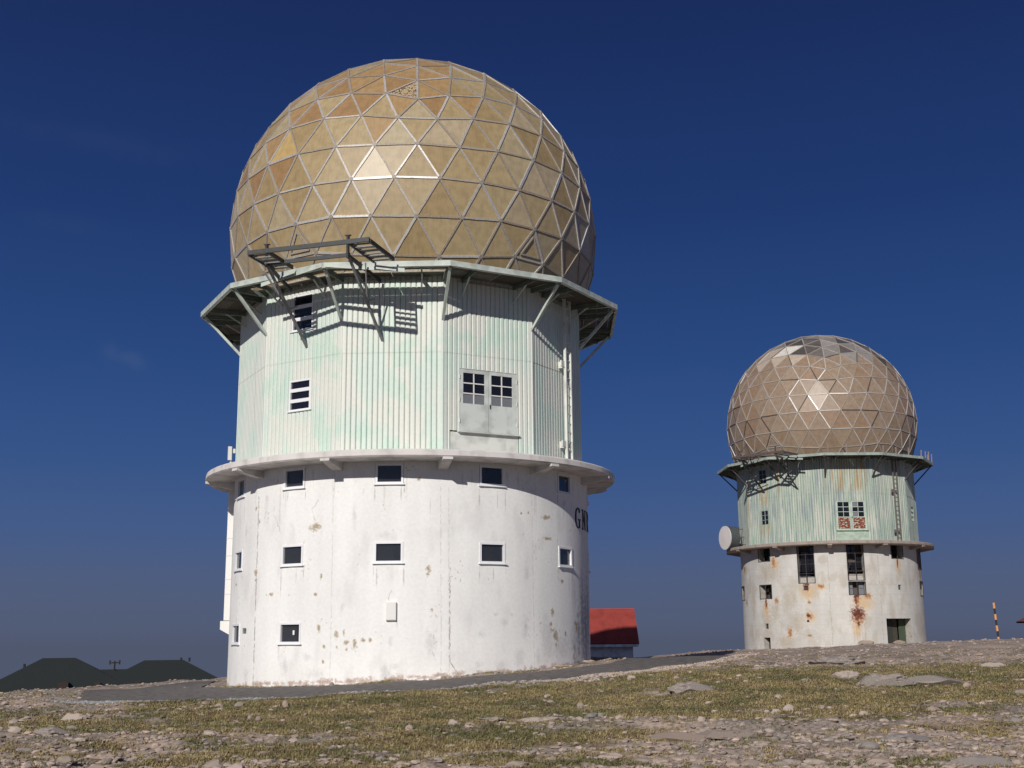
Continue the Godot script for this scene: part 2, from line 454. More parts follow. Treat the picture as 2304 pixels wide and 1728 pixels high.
# paint of the cladding over the whole perimeter: 12 facets wide, 5.6 m high
func clad_map(worn: bool) -> Image:
	var w := 1536
	var h := 320
	var im := Image.create(w, h, false, Image.FORMAT_RGB8)
	for y in h:
		for x in w:
			var mx := 37.27 * x / w
			var my := 5.6 * y / h
			var blotch := nz.get_noise_2d(mx * 12.0, my * 9.0) + 0.5 * nf.get_noise_2d(mx * 40.0, my * 26.0)
			var s := nf.get_noise_2d(mx * (150.0 if worn else 95.0), my * 9.0)
			var s2 := nf.get_noise_2d(mx * 170.0 + 40.0, my * 10.0)
			var g := nf.get_noise_2d(mx * 220.0, my * 220.0)
			var c: Color
			if not worn:
				c = Color(0.83, 0.88, 0.845).lerp(Color(0.885, 0.885, 0.855), 0.85 * smoothstep(-0.38, 0.22, nz.get_noise_2d(mx * 24.0, my * 15.0) + 0.45 * s2)).lerp(Color(0.76, 0.865, 0.81), 0.6 * smoothstep(0.16, 0.5, nz.get_noise_2d(mx * 24.0 + 200.0, my * 17.0) + 0.35 * s))
				c = c * (1.0 + 0.02 * g + 0.02 * s)
			else:
				c = Color(0.675, 0.725, 0.675).lerp(Color(0.62, 0.70, 0.655), smoothstep(-0.3, 0.4, blotch))
				c = c.lerp(Color(0.79, 0.79, 0.755), 0.8 * smoothstep(-0.12, 0.25, s + 0.45 * blotch))
				c = c.lerp(Color(0.56, 0.595, 0.625), 0.65 * smoothstep(0.10, 0.38, s2 + 0.45 * nz.get_noise_2d(mx * 16.0 + 400.0, my * 10.0)))
				var j := mx / 3.106
				var rust := 0.0
				rust += (1.0 - smoothstep(0.33, 0.42, absf(j - 2.5))) * (1.0 - smoothstep(1.9, 2.55, my)) * 1.1
				rust += (1.0 - smoothstep(0.05, 0.25, absf(j - 0.52))) * (smoothstep(0.6, 1.6, my) * (1.0 - smoothstep(2.7, 3.1, my)) + smoothstep(4.0, 4.2, my) * (1.0 - smoothstep(4.7, 5.2, my)))
				rust += (1.0 - smoothstep(0.0, 0.05, absf(j - 1.0))) * (1.0 - smoothstep(2.0, 3.0, my)) + (1.0 - smoothstep(0.0, 0.04, absf(j - 2.0))) * 0.8 + (1.0 - smoothstep(0.0, 0.05, absf(j - 0.03)))
				c = c.lerp(Color(0.70, 0.58, 0.42), 0.7 * clampf(rust, 0, 1) * smoothstep(-0.12, 0.28, s2 + 0.5 * nf.get_noise_2d(mx * 150.0 + 5.0, my * 12.0)))
				c = c * (1.0 + 0.05 * g)
			im.set_pixel(x, y, c)
	im.generate_mipmaps()
	return im

func rust_map() -> ImageTexture:
	var im := Image.create(128, 128, false, Image.FORMAT_RGB8)
	for y in 128:
		for x in 128:
			var v := nf.get_noise_2d(x * 2.2, y * 1.5) + 0.6 * nz.get_noise_2d(x * 1.5, y * 1.5)
			im.set_pixel(x, y, Color(0.66, 0.67, 0.61).lerp(Color(0.46, 0.215, 0.15), smoothstep(-0.32, -0.1, v)))
	im.generate_mipmaps()
	return ImageTexture.create_from_image(im)

func make_sky() -> ImageTexture:
	var w := 1024
	var h := 512
	var im := Image.create(w, h, false, Image.FORMAT_RGBF)
	var els := [-90.0, -20.0, -4.0, -1.0, 0.5, 2.5, 5.0, 8.5, 13.0, 20.0, 30.0, 50.0, 90.0]
	var cols := [Color8(80, 88, 110), Color8(80, 88, 110), Color8(80, 88, 110), Color8(80, 88, 110), Color8(82, 92, 117), Color8(80, 94, 126), Color8(68, 92, 137), Color8(54, 84, 136), Color8(42, 73, 127), Color8(32, 58, 111), Color8(25, 44, 91), Color8(20, 35, 75), Color8(17, 30, 66)]
	for i in cols.size():
		cols[i] = cols[i].srgb_to_linear()
	var sun := SUN.normalized()
	for y in h:
		var el := 90.0 - 180.0 * (y + 0.5) / h
		var k := 0
		while k < els.size() - 2 and el > els[k + 1]:
			k += 1
		var t: float = clampf((el - els[k]) / (els[k + 1] - els[k]), 0, 1)
		var base: Color = cols[k].lerp(cols[k + 1], t)
		for x in w:
			var az := TAU * (x + 0.5) / w
			var e := deg_to_rad(el)
			var d := Vector3(sin(az) * cos(e), sin(e), -cos(az) * cos(e))
			var c := base
			# sunlight scattered forward by the haze of the air
			var mu := (1.0 + d.dot(sun)) / 2.0
			if el > 0.0:
				c = c + Color(0.105, 0.10, 0.095) * pow(mu, 4.0)
			# thin cirrus
			if el > 3.0:
				var p := Vector2(d.x, d.z) / maxf(d.y, 0.12)
				var ci := smoothstep(0.25, 0.75, nz.get_noise_2d(p.x * 16.0 + 60.0, p.y * 40.0 + 13.0)) * smoothstep(-0.1, 0.5, nf.get_noise_2d(p.x * 20.0, p.y * 20.0))
				c = c.lerp(Color(0.16, 0.19, 0.27), 0.05 * ci)
			# one small ragged cloud wisp and a thin streak above it
			for q in [[-18.6, 12.8, 1.2, 0.5, 0.08], [-20.5, 22.5, 6.0, 0.7, 0.018], [-21.5, 18.6, 4.0, 0.5, 0.014]]:
				var da: float = (fposmod(rad_to_deg(az) - q[0] + 180.0, 360.0) - 180.0) / q[2]
				var de: float = (el - q[1] + da * 0.35) / q[3]
				var w2 := da * da + de * de
				if w2 < 3.0:
					c = c.lerp(Color(0.30, 0.33, 0.42), q[4] * (1.0 - smoothstep(0.0, 1.0, sqrt(w2) + 0.6 * nf.get_noise_2d(x * 9.0, y * 9.0))))
			im.set_pixel(x, y, c)
	return ImageTexture.create_from_image(im)

# toward the sun: low, behind the camera and to its left
const SUN := Vector3(-0.2802, 0.4695, 0.8374)

# ------------------------------------------------------------------ towers
# round wall with real openings: each opening is [phi, width, low, high, depth]
func round_wall(openings: Array, reveal: SurfaceTool) -> SurfaceTool:
	var st := mk()
	st.set_smooth_group(0)
	var an := []
	for i in 120:
		an.append(-180.0 + 3.0 * i)
	var hs := [WALL_LOW, -1.2, -0.6, 0.0, 0.9, 1.5, 3.3, 3.9, H_RING - 0.12]
	for o in openings:
		var hw := rad_to_deg(o[1] / 2.0 / R_CONC)
		for e in [o[0] - hw, o[0] + hw]:
			for i in range(an.size() - 1, -1, -1):
				if absf(an[i] - e) < 0.4:
					an.remove_at(i)
			an.append(e)
		for e in [o[2], o[3]]:
			for i in range(hs.size() - 1, -1, -1):
				if absf(hs[i] - e) < 0.012:
					hs.remove_at(i)
			hs.append(e)
	an.sort()
	an.append(an[0] + 360.0)
	hs.sort()
	for i in an.size() - 1:
		for k in hs.size() - 1:
			var am: float = (an[i] + an[i + 1]) / 2
			var hm: float = (hs[k] + hs[k + 1]) / 2
			var open := false
			for o in openings:
				var d := fposmod(am - o[0] + 180.0, 360.0) - 180.0
				if absf(deg_to_rad(d)) * R_CONC < o[1] / 2.0 - 0.005 and hm > o[2] and hm < o[3]:
					open = true
			if open:
				continue
			var u0: float = wall_x(an[i]) / wall_x(PHI1)
			var u1: float = wall_x(an[i + 1]) / wall_x(PHI1)
			var v0: float = (WALL_TOP - hs[k]) / (WALL_TOP - WALL_LOW)
			var v1: float = (WALL_TOP - hs[k + 1]) / (WALL_TOP - WALL_LOW)
			quad(st, lp(an[i], R_CONC, hs[k]), lp(an[i + 1], R_CONC, hs[k]), lp(an[i + 1], R_CONC, hs[k + 1]), lp(an[i], R_CONC, hs[k + 1]), [Vector2(u0, v0), Vector2(u1, v0), Vector2(u1, v1), Vector2(u0, v1)])
	for o in openings:
		var b := frame_basis(o[0])
		var c: Vector3 = lp(o[0], 0.0, (o[2] + o[3]) / 2)
		var hw: float = o[1] / 2
		var hh: float = (o[3] - o[2]) / 2
		var zo := sqrt(R_CONC * R_CONC - hw * hw)
		var zi: float = zo - o[4]
		var P := func(x: float, y: float, z: float) -> Vector3: return c + b.x * x + Vector3.UP * y + b.z * z
		quad(reveal, P.call(-hw, -hh, zo), P.call(-hw, -hh, zi), P.call(-hw, hh, zi), P.call(-hw, hh, zo))
		quad(reveal, P.call(hw, -hh, zi), P.call(hw, -hh, zo), P.call(hw, hh, zo), P.call(hw, hh, zi))
		quad(reveal, P.call(-hw, -hh, zo), P.call(hw, -hh, zo), P.call(hw, -hh, zi), P.call(-hw, -hh, zi))
		quad(reveal, P.call(-hw, hh, zi), P.call(hw, hh, zi), P.call(hw, hh, zo), P.call(-hw, hh, zo))
	return st

func frame_basis(phi: float) -> Basis:
	var a := deg_to_rad(phi)
	return Basis(Vector3(cos(a), 0, -sin(a)), Vector3.UP, Vector3(sin(a), 0, cos(a)))

# a window in plane coordinates: origin o, axes b (x along, z out); bars at given positions
func window(parent: Node, o: Vector3, b: Basis, w: float, h: float, border: float, bars_x: Array, bars_y: Array, bar: float, m: Material, glass: Material, depth := 0.05, sill := true, called := "window") -> MeshInstance3D:
	var st := mk()
	var B := func(x: float, y: float, sx: float, sy: float, z0: float, z1: float) -> void:
		obox(st, o + b.x * x + Vector3.UP * y + b.z * (z0 + z1) / 2, b.x * sx / 2, Vector3.UP * sy / 2, b.z * (z1 - z0) / 2)
	B.call(0.0, h / 2 - border / 2, w, border, -depth, 0.02)
	B.call(0.0, -h / 2 + border / 2, w, border, -depth, 0.02)
	B.call(-w / 2 + border / 2, 0.0, border, h - 2 * border, -depth, 0.018)
	B.call(w / 2 - border / 2, 0.0, border, h - 2 * border, -depth, 0.018)
	for x in bars_x:
		B.call(x, 0.0, bar, h - 2 * border, -depth + 0.006, 0.008)
	for y in bars_y:
		B.call(0.0, y, w - 2 * border, bar, -depth + 0.004, 0.012)
	var f := put(st, called, m, parent)
	var xs := [-w / 2 + border]
	xs.append_array(bars_x)
	xs.append(w / 2 - border)
	var ys := [-h / 2 + border]
	ys.append_array(bars_y)
	ys.append(h / 2 - border)
	for i in xs.size() - 1:
		for k in ys.size() - 1:
			var g := mk()
			var e := bar / 2 - 0.004
			obox(g, o + b.x * (xs[i] + xs[i + 1]) / 2 + Vector3.UP * (ys[k] + ys[k + 1]) / 2 + b.z * (-depth * 0.6), b.x * ((xs[i + 1] - xs[i]) / 2 - (e if bars_x.size() > 0 else 0.0) * 0.5), Vector3.UP * (ys[k + 1] - ys[k]) / 2, b.z * 0.004)
			put(g, "pane", glass, f)
	if sill:
		var s := mk()
		obox(s, o + Vector3.UP * (-h / 2 - 0.014) + b.z * 0.02, b.x * (w / 2 + 0.04), Vector3.UP * 0.012, b.z * 0.05)
		put(s, "sill", m, f)
	return f

# corrugated sheet of facet j, t0..t1 by h0..h1, leaving the openings out
func sheet(j: int, t0: float, t1: float, h0: float, h1: float, lift: float, openings: Array) -> SurfaceTool:
	var st := mk()
	var cuts := [0.0, 0.2, 0.32, 0.39, 0.43, 0.465, 0.5, 0.535, 0.57, 0.61, 0.68, 0.8, 1.0]
	var x := t0
	while x < t1 - 0.001:
		var wave := floorf(x / WAVE + 0.0005)
		var x2 := t1
		for q in cuts:
			if (wave + q) * WAVE > x + 0.0005:
				x2 = minf(t1, (wave + q) * WAVE)
				break
		for o in openings:
			for e in [o[0], o[1]]:
				if x < e - 0.001 and x2 > e:
					x2 = e
		var spans := [[h0, h1]]
		for o in openings:
			if (x + x2) / 2 > o[0] and (x + x2) / 2 < o[1]:
				var next := []
				for s in spans:
					if o[3] <= s[0] or o[2] >= s[1]:
						next.append(s)
						continue
					if o[2] > s[0]:
						next.append([s[0], o[2]])
					if o[3] < s[1]:
						next.append([o[3], s[1]])
				spans = next
		var z0 := lift + ripple(x)
		var z1 := lift + ripple(x2)
		for s in spans:
			var u0 := (j + 0.5 + x / 3.106) / 12.0
			var u1 := (j + 0.5 + x2 / 3.106) / 12.0
			var v0: float = (11.0 - s[0]) / 5.6
			var v1: float = (11.0 - s[1]) / 5.6
			quad(st, fp(j, x, z0, s[0]), fp(j, x2, z1, s[0]), fp(j, x2, z1, s[1]), fp(j, x, z0, s[1]), [Vector2(u0, v0), Vector2(u1, v0), Vector2(u1, v1), Vector2(u0, v1)])
		x = x2
	return st

func ripple(x: float) -> float:
	# broad rounded ribs with narrow grooves between
	var d := absf(fposmod(x / WAVE, 1.0) - 0.5) * 2.0
	return 0.05 * (1.0 - pow(1.0 - d, 7.0)) - 0.008

func geodesic(beta: float) -> Array:
	# faces of an icosahedron with one vertex at the zenith, each split 6 times
	var lat := atan(0.5)
	var D := func(phi: float, l: float) -> Vector3: return Vector3(cos(l) * sin(deg_to_rad(phi)), sin(l), cos(l) * cos(deg_to_rad(phi)))
	var faces := []
	for k in 5:
		var u0: Vector3 = D.call(beta + 72.0 * k, lat)
		var u1: Vector3 = D.call(beta + 72.0 * (k + 1), lat)
		var l0: Vector3 = D.call(beta + 36.0 + 72.0 * k, -lat)
		var l1: Vector3 = D.call(beta + 36.0 + 72.0 * (k - 1), -lat)
		faces.append([Vector3.UP, u0, u1])
		faces.append([u0, l1, l0])
		faces.append([u0, l0, u1])
		faces.append([l0, l1, Vector3.DOWN])
	var tris := []
	for f in faces:
		var P := func(i: int, k: int) -> Vector3: return (f[0] * (6 - i) + f[1] * (i - k) + f[2] * k).normalized()
		for i in 6:
			for k in i + 1:
				tris.append([P.call(i, k), P.call(i + 1, k), P.call(i + 1, k + 1)])
				if k < i:
					tris.append([P.call(i, k), P.call(i + 1, k + 1), P.call(i, k + 1)])
	var out := []
	for t in tris:
		var c: Vector3 = (t[0] + t[1] + t[2]) / 3.0
		if c.y < -0.5:
			continue
		if (t[1] - t[0]).cross(t[2] - t[0]).dot(c) < 0:
			t = [t[0], t[2], t[1]]
		out.append(t)
	return out

func radome(tower: Node3D, beta: float, alpha: float, to_cam: Vector3, old: bool) -> void:
	var c := Vector3(0, H_DOME + Y0, 0)
	var st := mk()
	# curb the shell stands on
	for i in 60:
		var a0 := 6.0 * i
		quad(st, lp(a0, 5.98, H_EAVE - 0.1), lp(a0 + 6, 5.98, H_EAVE - 0.1), lp(a0 + 6, 5.92, H_EAVE + 0.16), lp(a0, 5.92, H_EAVE + 0.16))
		quad(st, lp(a0, 5.92, H_EAVE + 0.16), lp(a0 + 6, 5.92, H_EAVE + 0.16), lp(a0 + 6, 5.5, H_EAVE + 0.16), lp(a0, 5.5, H_EAVE + 0.16))
	var dome := put(st, "radome", M.curb_old if old else M.curb, tower)
	var tris := geodesic(beta)
	var order := []
	for i in tris.size():
		var t = tris[i]
		var ce: Vector3 = (t[0] + t[1] + t[2]) / 3.0
		order.append([-ce.normalized().dot(to_cam), i])
	order.sort_custom(func(a, b): return a[0] < b[0])
	var rest := mk()
	var edges := {}
	var n := 0
	for e in order:
		var t = tris[e[1]]
		var ce: Vector3 = ((t[0] + t[1] + t[2]) / 3.0).normalized()
		var s: SurfaceTool = mk() if n < 300 else rest
		var off := Vector2(rng.randf() * 9.0, rng.randf() * 9.0)
		var ux := Vector3.UP.cross(ce).normalized()
		var uy := ce.cross(ux)
		var v := []
		var iv := []
		var uv := []
		var ctr: Vector3 = (t[0] + t[1] + t[2]) / 3.0 * R_DOME
		for q in t:
			var p: Vector3 = q * R_DOME
			v.append(c + p.lerp(ctr, 0.012))
			iv.append(c + p.lerp(ctr, 0.012) - ce * 0.06)
			uv.append(Vector2(p.dot(ux), p.dot(uy)) * 0.45 + off)
		tri(s, v[0], v[1], v[2], uv)
		for k in 3:
			quad(s, iv[k], iv[(k + 1) % 3], v[(k + 1) % 3], v[k])
		if n < 300:
			put(s, "panel", panel_material(ce, alpha, old), dome)
		for k in 3:
			var p: Vector3 = t[k]
			var q: Vector3 = t[(k + 1) % 3]
			var kp := "%d,%d,%d" % [roundi(p.x * 500), roundi(p.y * 500), roundi(p.z * 500)]
			var kq := "%d,%d,%d" % [roundi(q.x * 500), roundi(q.y * 500), roundi(q.z * 500)]
			var key := kp + "|" + kq if kp < kq else kq + "|" + kp
			if not edges.has(key):
				edges[key] = [p, q]
		n += 1
	var far := put(rest, "back_panels", M.panel[0] if not old else M.panel_old[0], dome)
	far.set_meta("kind", "stuff")
	var rest2 := mk()
	var ne := 0
	var hubs := {}
	for key in edges:
		var p: Vector3 = edges[key][0]
		var q: Vector3 = edges[key][1]
		var s: SurfaceTool = mk() if ne < 300 else rest2
		var up := (p + q).normalized()
		var side := up.cross(q - p).normalized()
		var wide := (0.037 if not old else 0.032) * (0.85 + 0.3 * rng.randf())
		var seg := 5
		var prev := []
		for k in seg + 1:
			var m := p.lerp(q, float(k) / seg) * R_DOME + c
			var w0 := wide * (0.8 + 0.4 * rng.randf())
			var w1 := wide * (0.8 + 0.4 * rng.randf())
			var cur := [m - side * w0 - up * 0.01, m - side * w0 * 0.85 + up * 0.028, m + side * w1 * 0.85 + up * 0.028, m + side * w1 - up * 0.01]
			if k > 0:
				for b in 3:
					quad(s, prev[b], cur[b], cur[b + 1], prev[b + 1])
			prev = cur
		if ne < 300:
			var mm: Material = M.batten[[0, 1, 1, 0, 3, 3, 2, 4][rng.randi() % 8]]
			if old:
				mm = M.batten_dark if rng.randf() < 0.1 else M.batten[[0, 3, 1, 0, 3, 2, 4][rng.randi() % 7]]
			put(s, "batten", mm, dome)
		ne += 1
		for h in [p, q]:
			hubs["%d,%d,%d" % [roundi(h.x * 500), roundi(h.y * 500), roundi(h.z * 500)]] = h
	var far2 := put(rest2, "back_battens", M.batten[0], dome)
	far2.set_meta("kind", "stuff")
	var hs := mk()
	for k in hubs:
		var h: Vector3 = hubs[k]
		tube(hs, c + h * (R_DOME - 0.02), c + h * (R_DOME + 0.036), 0.085, 0.07, 6)
	put(hs, "hub_plates", M.batten[1], dome).set_meta("kind", "stuff")

const STAIN := Vector3(0.126, 0.81, 0.57)
func panel_material(d: Vector3, alpha: float, old: bool) -> Material:
	var a := fposmod(rad_to_deg(atan2(d.x, d.z)) + alpha + 180.0, 360.0) - 180.0
	var lat := rad_to_deg(asin(d.y))
	var pick := []
	if old:
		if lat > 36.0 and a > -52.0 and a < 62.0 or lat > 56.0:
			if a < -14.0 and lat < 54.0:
				return M.panel_bare_glint[rng.randi() % 2]  # sunward sheets near the top take the pale painted glint
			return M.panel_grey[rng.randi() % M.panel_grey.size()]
		pick = [0, 0, 1, 1, 2, 3, 4]
		return M.panel_old[pick[rng.randi() % pick.size()]]
	# weathered sheets come in patches; one such patch is stained orange-brown
	var v := nz.get_noise_3d(d.x * 55.0 + 40.0, d.y * 55.0, d.z * 55.0) * 1.6 + 0.35 * rng.randfn()
	var stain := d.distance_to(STAIN)
	if stain < 0.62 and rng.randf() < 0.75 or stain < 0.85 and rng.randf() < 0.3:
		pick = [4, 5, 4, 4]
	elif v < -0.45:
		pick = [2, 2, 0]
	elif v < 0.15:
		pick = [0, 1, 0, 2]
	elif v < 0.55:
		pick = [1, 3, 1, 0]
	else:
		pick = [7, 3, 7, 8]
	if absf(a + 42.0) < 6.0 and absf(lat - 15.0) < 4.0 or absf(a - 33.0) < 3.0 and absf(lat - 16.0) < 3.0:
		return M.panel[6]
	if absf(a + 3.0) < 4.0 and absf(lat - 30.5) < 3.0:
		return M.panel_torn
	return M.panel[pick[rng.randi() % pick.size()]]

func platform(tower: Node3D, old: bool, gantry_at: int) -> void:
	var pm: Material = M.steel_old if old else M.steel
	var ap := R_PLAT * cos(deg_to_rad(15.0))
	var base := R_CLAD * cos(deg_to_rad(15.0))
	var st := mk()
	# radial joists under the deck, at the corners and the middle of each facet
	for j in 12:
		beam(st, lp(30.0 * j, 5.9, H_EAVE - 0.15), lp(30.0 * j, R_PLAT - 0.1, H_EAVE - 0.15), 0.07, 0.16)
		for t in [-0.9, 0.9]:
			beam(st, fp(j, t, 0.02, H_EAVE - 0.15), fp(j, t * 1.15, ap - base - 0.1, H_EAVE - 0.15), 0.05, 0.14)
	var deck := put(st, "platform", M.joist, tower)
	for j in 12:
		var f := mk()
		var hw := ap * tan(deg_to_rad(15.0))
		# channel along the edge: web and two flanges
		beam(f, fp(j, -hw + 0.01, ap - base - 0.02, H_EAVE - 0.08), fp(j, hw - 0.01, ap - base - 0.02, H_EAVE - 0.08), 0.02, 0.17)
		beam(f, fp(j, -hw + 0.03, ap - base - 0.07, H_EAVE + 0.0), fp(j, hw - 0.03, ap - base - 0.07, H_EAVE + 0.0), 0.08, 0.012)
		beam(f, fp(j, -hw + 0.03, ap - base - 0.07, H_EAVE - 0.17), fp(j, hw - 0.03, ap - base - 0.07, H_EAVE - 0.17), 0.08, 0.012)
		put(f, "fascia_beam", pm, deck)
		# deck plates with the gaps the sun shines through
		var spans := [[5.82, 6.24], [6.52, 6.95], [7.07, 7.15]]
		if j >= 2 and j <= 5 or j > 7:
			spans = [[5.82, 6.06], [6.07, 6.52], [6.53, 6.93], [6.94, 7.15]]
		if old:
			spans = [[5.82, 6.2], [6.203, 6.6], [6.603, 7.15]]
		for s in spans:
			var r0: float = s[0]
			var r1: float = s[1]
			var w0 := r0 * tan(deg_to_rad(15.0)) - 0.02
			var w1 := r1 * tan(deg_to_rad(15.0)) - 0.02
			for half in 2:
				var pl := mk()
				var x0 := -w0 if half == 0 else 0.01
				var x1 := -0.01 if half == 0 else w0
				var y0 := -w1 if half == 0 else 0.01
				var y1 := -0.01 if half == 0 else w1
				var t := 0.018
				var z := H_EAVE - 0.045 + 0.006 * rng.randf()
				var q := [fp(j, x0, r0 - base, z), fp(j, x1, r0 - base, z), fp(j, y1, r1 - base, z), fp(j, y0, r1 - base, z)]
				quad(pl, q[3], q[2], q[1], q[0])
				var dn := Vector3(0, -t, 0)
				quad(pl, q[0] + dn, q[1] + dn, q[2] + dn, q[3] + dn)
				for k in 4:
					quad(pl, q[k], q[k] + dn, q[(k + 1) % 4] + dn, q[(k + 1) % 4])
				put(pl, "deck_plate", M.deck[rng.randi() % 3], deck)
		# raking strut from each corner down to the cladding
		var s2 := mk()
		beam(s2, lp(30.0 * j, R_PLAT - 0.16, H_EAVE - 0.16), lp(30.0 * j, R_CLAD + 0.03, 9.56), 0.085, 0.085)
		put(s2, "raking_strut", M.steel_rust if old else pm, deck)
		var s3 := mk()
		for t in [-0.9, 0.9]:
			beam(s3, fp(j, t * 1.1, 0.75, H_EAVE - 0.2), fp(j, t, 0.04, H_EAVE - 0.62), 0.04, 0.04)
		put(s3, "knee_brace", pm, deck)
	# roof slab under the radome
	var rs := mk()
	for i in 36:
		tri(rs, Vector3(0, H_EAVE - 0.03 + Y0, 0), lp(10.0 * i, 5.98, H_EAVE - 0.03), lp(10.0 * i + 10, 5.98, H_EAVE - 0.03))
		tri(rs, Vector3(0, H_EAVE - 0.2 + Y0, 0), lp(10.0 * i + 10, 5.98, H_EAVE - 0.2), lp(10.0 * i, 5.98, H_EAVE - 0.2))
	put(rs, "roof_slab", M.dark_concrete, tower)
	# hoisting gantry standing out from one corner
	var b := frame_basis(30.0 * gantry_at)
	var G := func(t: float, n: float, h: float) -> Vector3: return b.x * t + b.z * n + Vector3.UP * (h + Y0)
	var gm: Material = M.gantry_old if old else M.gantry
	var gs := mk()
	beam(gs, G.call(-1.68, 8.95, H_EAVE), G.call(2.17, 8.95, H_EAVE), 0.07, 0.13)
	beam(gs, G.call(-1.62, 7.92, H_EAVE - 0.02), G.call(1.1, 7.92, H_EAVE - 0.02), 0.06, 0.11)
	for t in [-1.6, 1.06]:
		beam(gs, G.call(t, 7.92, H_EAVE - 0.06), G.call(t * 1.15, 5.9, H_EAVE - 0.26), 0.06, 0.12)
	var gan := put(gs, "gantry", gm, tower)
	for t in [-1.6, 1.06]:
		var po := mk()
		beam(po, G.call(t, 7.98, H_EAVE - 0.14), G.call(t, 7.98, H_EAVE + 0.55), 0.07, 0.07)
		beam(po, G.call(t - 0.09, 7.98, H_EAVE + 0.56), G.call(t + 0.09, 7.98, H_EAVE + 0.56), 0.09, 0.02)
		put(po, "post", gm, gan)
		var sr := mk()
		var foot: Vector3 = fp(gantry_at - 1, 0.18, 0.05, 8.92) if t < 0 else fp(gantry_at, -0.29, 0.05, 8.92)
		beam(sr, G.call(t, 7.9, H_EAVE - 0.08), foot, 0.07, 0.07)
		put(sr, "raking_strut", M.steel_rust if old else M.gantry_light, gan)
		var hr := mk()
		var top: Vector3 = G.call(t * 1.25, 7.3, H_EAVE - 0.1)
		var on: Vector3 = G.call(t, 7.9, H_EAVE - 0.08).lerp(foot, 0.52)
		beam(hr, top, on, 0.035, 0.05)
		beam(hr, on, on + Vector3.UP * 0.24 + b.z * -0.55, 0.035, 0.05)
		put(hr, "hanger", M.gantry_light, gan)
	# the two catwalks: side bars and treads
	for side in [[-1.68, -1.05, 7.35, 8.9], [1.52, 2.16, 7.12, 8.9]]:
		var cw := mk()
		for t in [side[0], side[1]]:
			beam(cw, G.call(t, side[2], H_EAVE - 0.02), G.call(t, side[3], H_EAVE - 0.02), 0.05, 0.12)
		put(cw, "catwalk_frame", gm, gan)
		var n := 6
		for i in n:
			var tr := mk()
			var d: float = lerpf(side[2] + 0.12, side[3] - 0.15, float(i) / (n - 1))
			beam(tr, G.call(side[0] + 0.03, d, H_EAVE - 0.04 + 0.01 * rng.randf()), G.call(side[1] - 0.03, d, H_EAVE - 0.04), 0.16 if i % 3 != 2 else 0.09, 0.02)
			put(tr, "tread", M.gantry_light if i % 2 == 0 else gm, gan)
	# loose flashing hanging below the gantry's corner
	for sgn in [-1, 1]:
		var fl := mk()
		var j: int = gantry_at - 1 if sgn < 0 else gantry_at
		var e := R_PLAT * sin(deg_to_rad(15.0))
		var p0 := fp(j, e * -sgn * 0.98, ap - base + 0.015, H_EAVE - 0.02)
		var p1 := fp(j, e * -sgn * 0.98, ap - base + 0.015, H_EAVE - 0.14)
		var p2 := fp(j, e * sgn * 0.28, ap - base + 0.05, H_EAVE - 0.36)
		var p3 := fp(j, e * sgn * 0.28, ap - base + 0.05, H_EAVE - 0.24)
		var th := frame_basis(30.0 * j + 15.0).z * -0.012
		var vs := [p0, p1, p2, p3] if sgn > 0 else [p3, p2, p1, p0]
		quad(fl, vs[0], vs[1], vs[2], vs[3])
		quad(fl, vs[3] + th, vs[2] + th, vs[1] + th, vs[0] + th)
		for k in 4:
			quad(fl, vs[k] + th, vs[(k + 1) % 4] + th, vs[(k + 1) % 4], vs[k])
		put(fl, "loose_flashing", pm, gan)
	if old:
		# bent frame lashed on top of the gantry
		var fr := mk()
		for pq in [[-1.5, 8.5, 0.0, -0.9, 8.3, 0.95], [-0.9, 8.3, 0.95, -0.75, 8.2, 0.0], [-0.95, 8.3, 0.95, -1.0, 7.7, 0.0], [-0.5, 8.4, 0.05, -0.3, 8.0, 0.5], [-1.6, 8.6, 0.02, 0.4, 8.7, 0.12], [-1.2, 8.0, 0.1, -0.2, 8.2, 0.16], [-0.9, 7.7, 0.06, 0.6, 8.3, 0.1]]:
			beam(fr, G.call(pq[0], pq[1], H_EAVE + pq[2]), G.call(pq[3], pq[4], H_EAVE + pq[5]), 0.045, 0.045)
		put(fr, "bent_frame", M.gantry_old, gan)
		for i in 13:
			var ph := 62.0 + 9.5 * i
			var ps := mk()
			var k := ph / 30.0 - floorf(ph / 30.0)
			var r := ap / cos(deg_to_rad((k - 0.5) * 30.0)) - 0.05
			var tall := 0.42 + 0.3 * rng.randf()
			beam(ps, lp(ph, r, H_EAVE - 0.1), lp(ph + 0.4 * rng.randf(), r + 0.02, H_EAVE + tall), 0.05, 0.05)
			put(ps, "rail_post", M.steel_pink, deck)

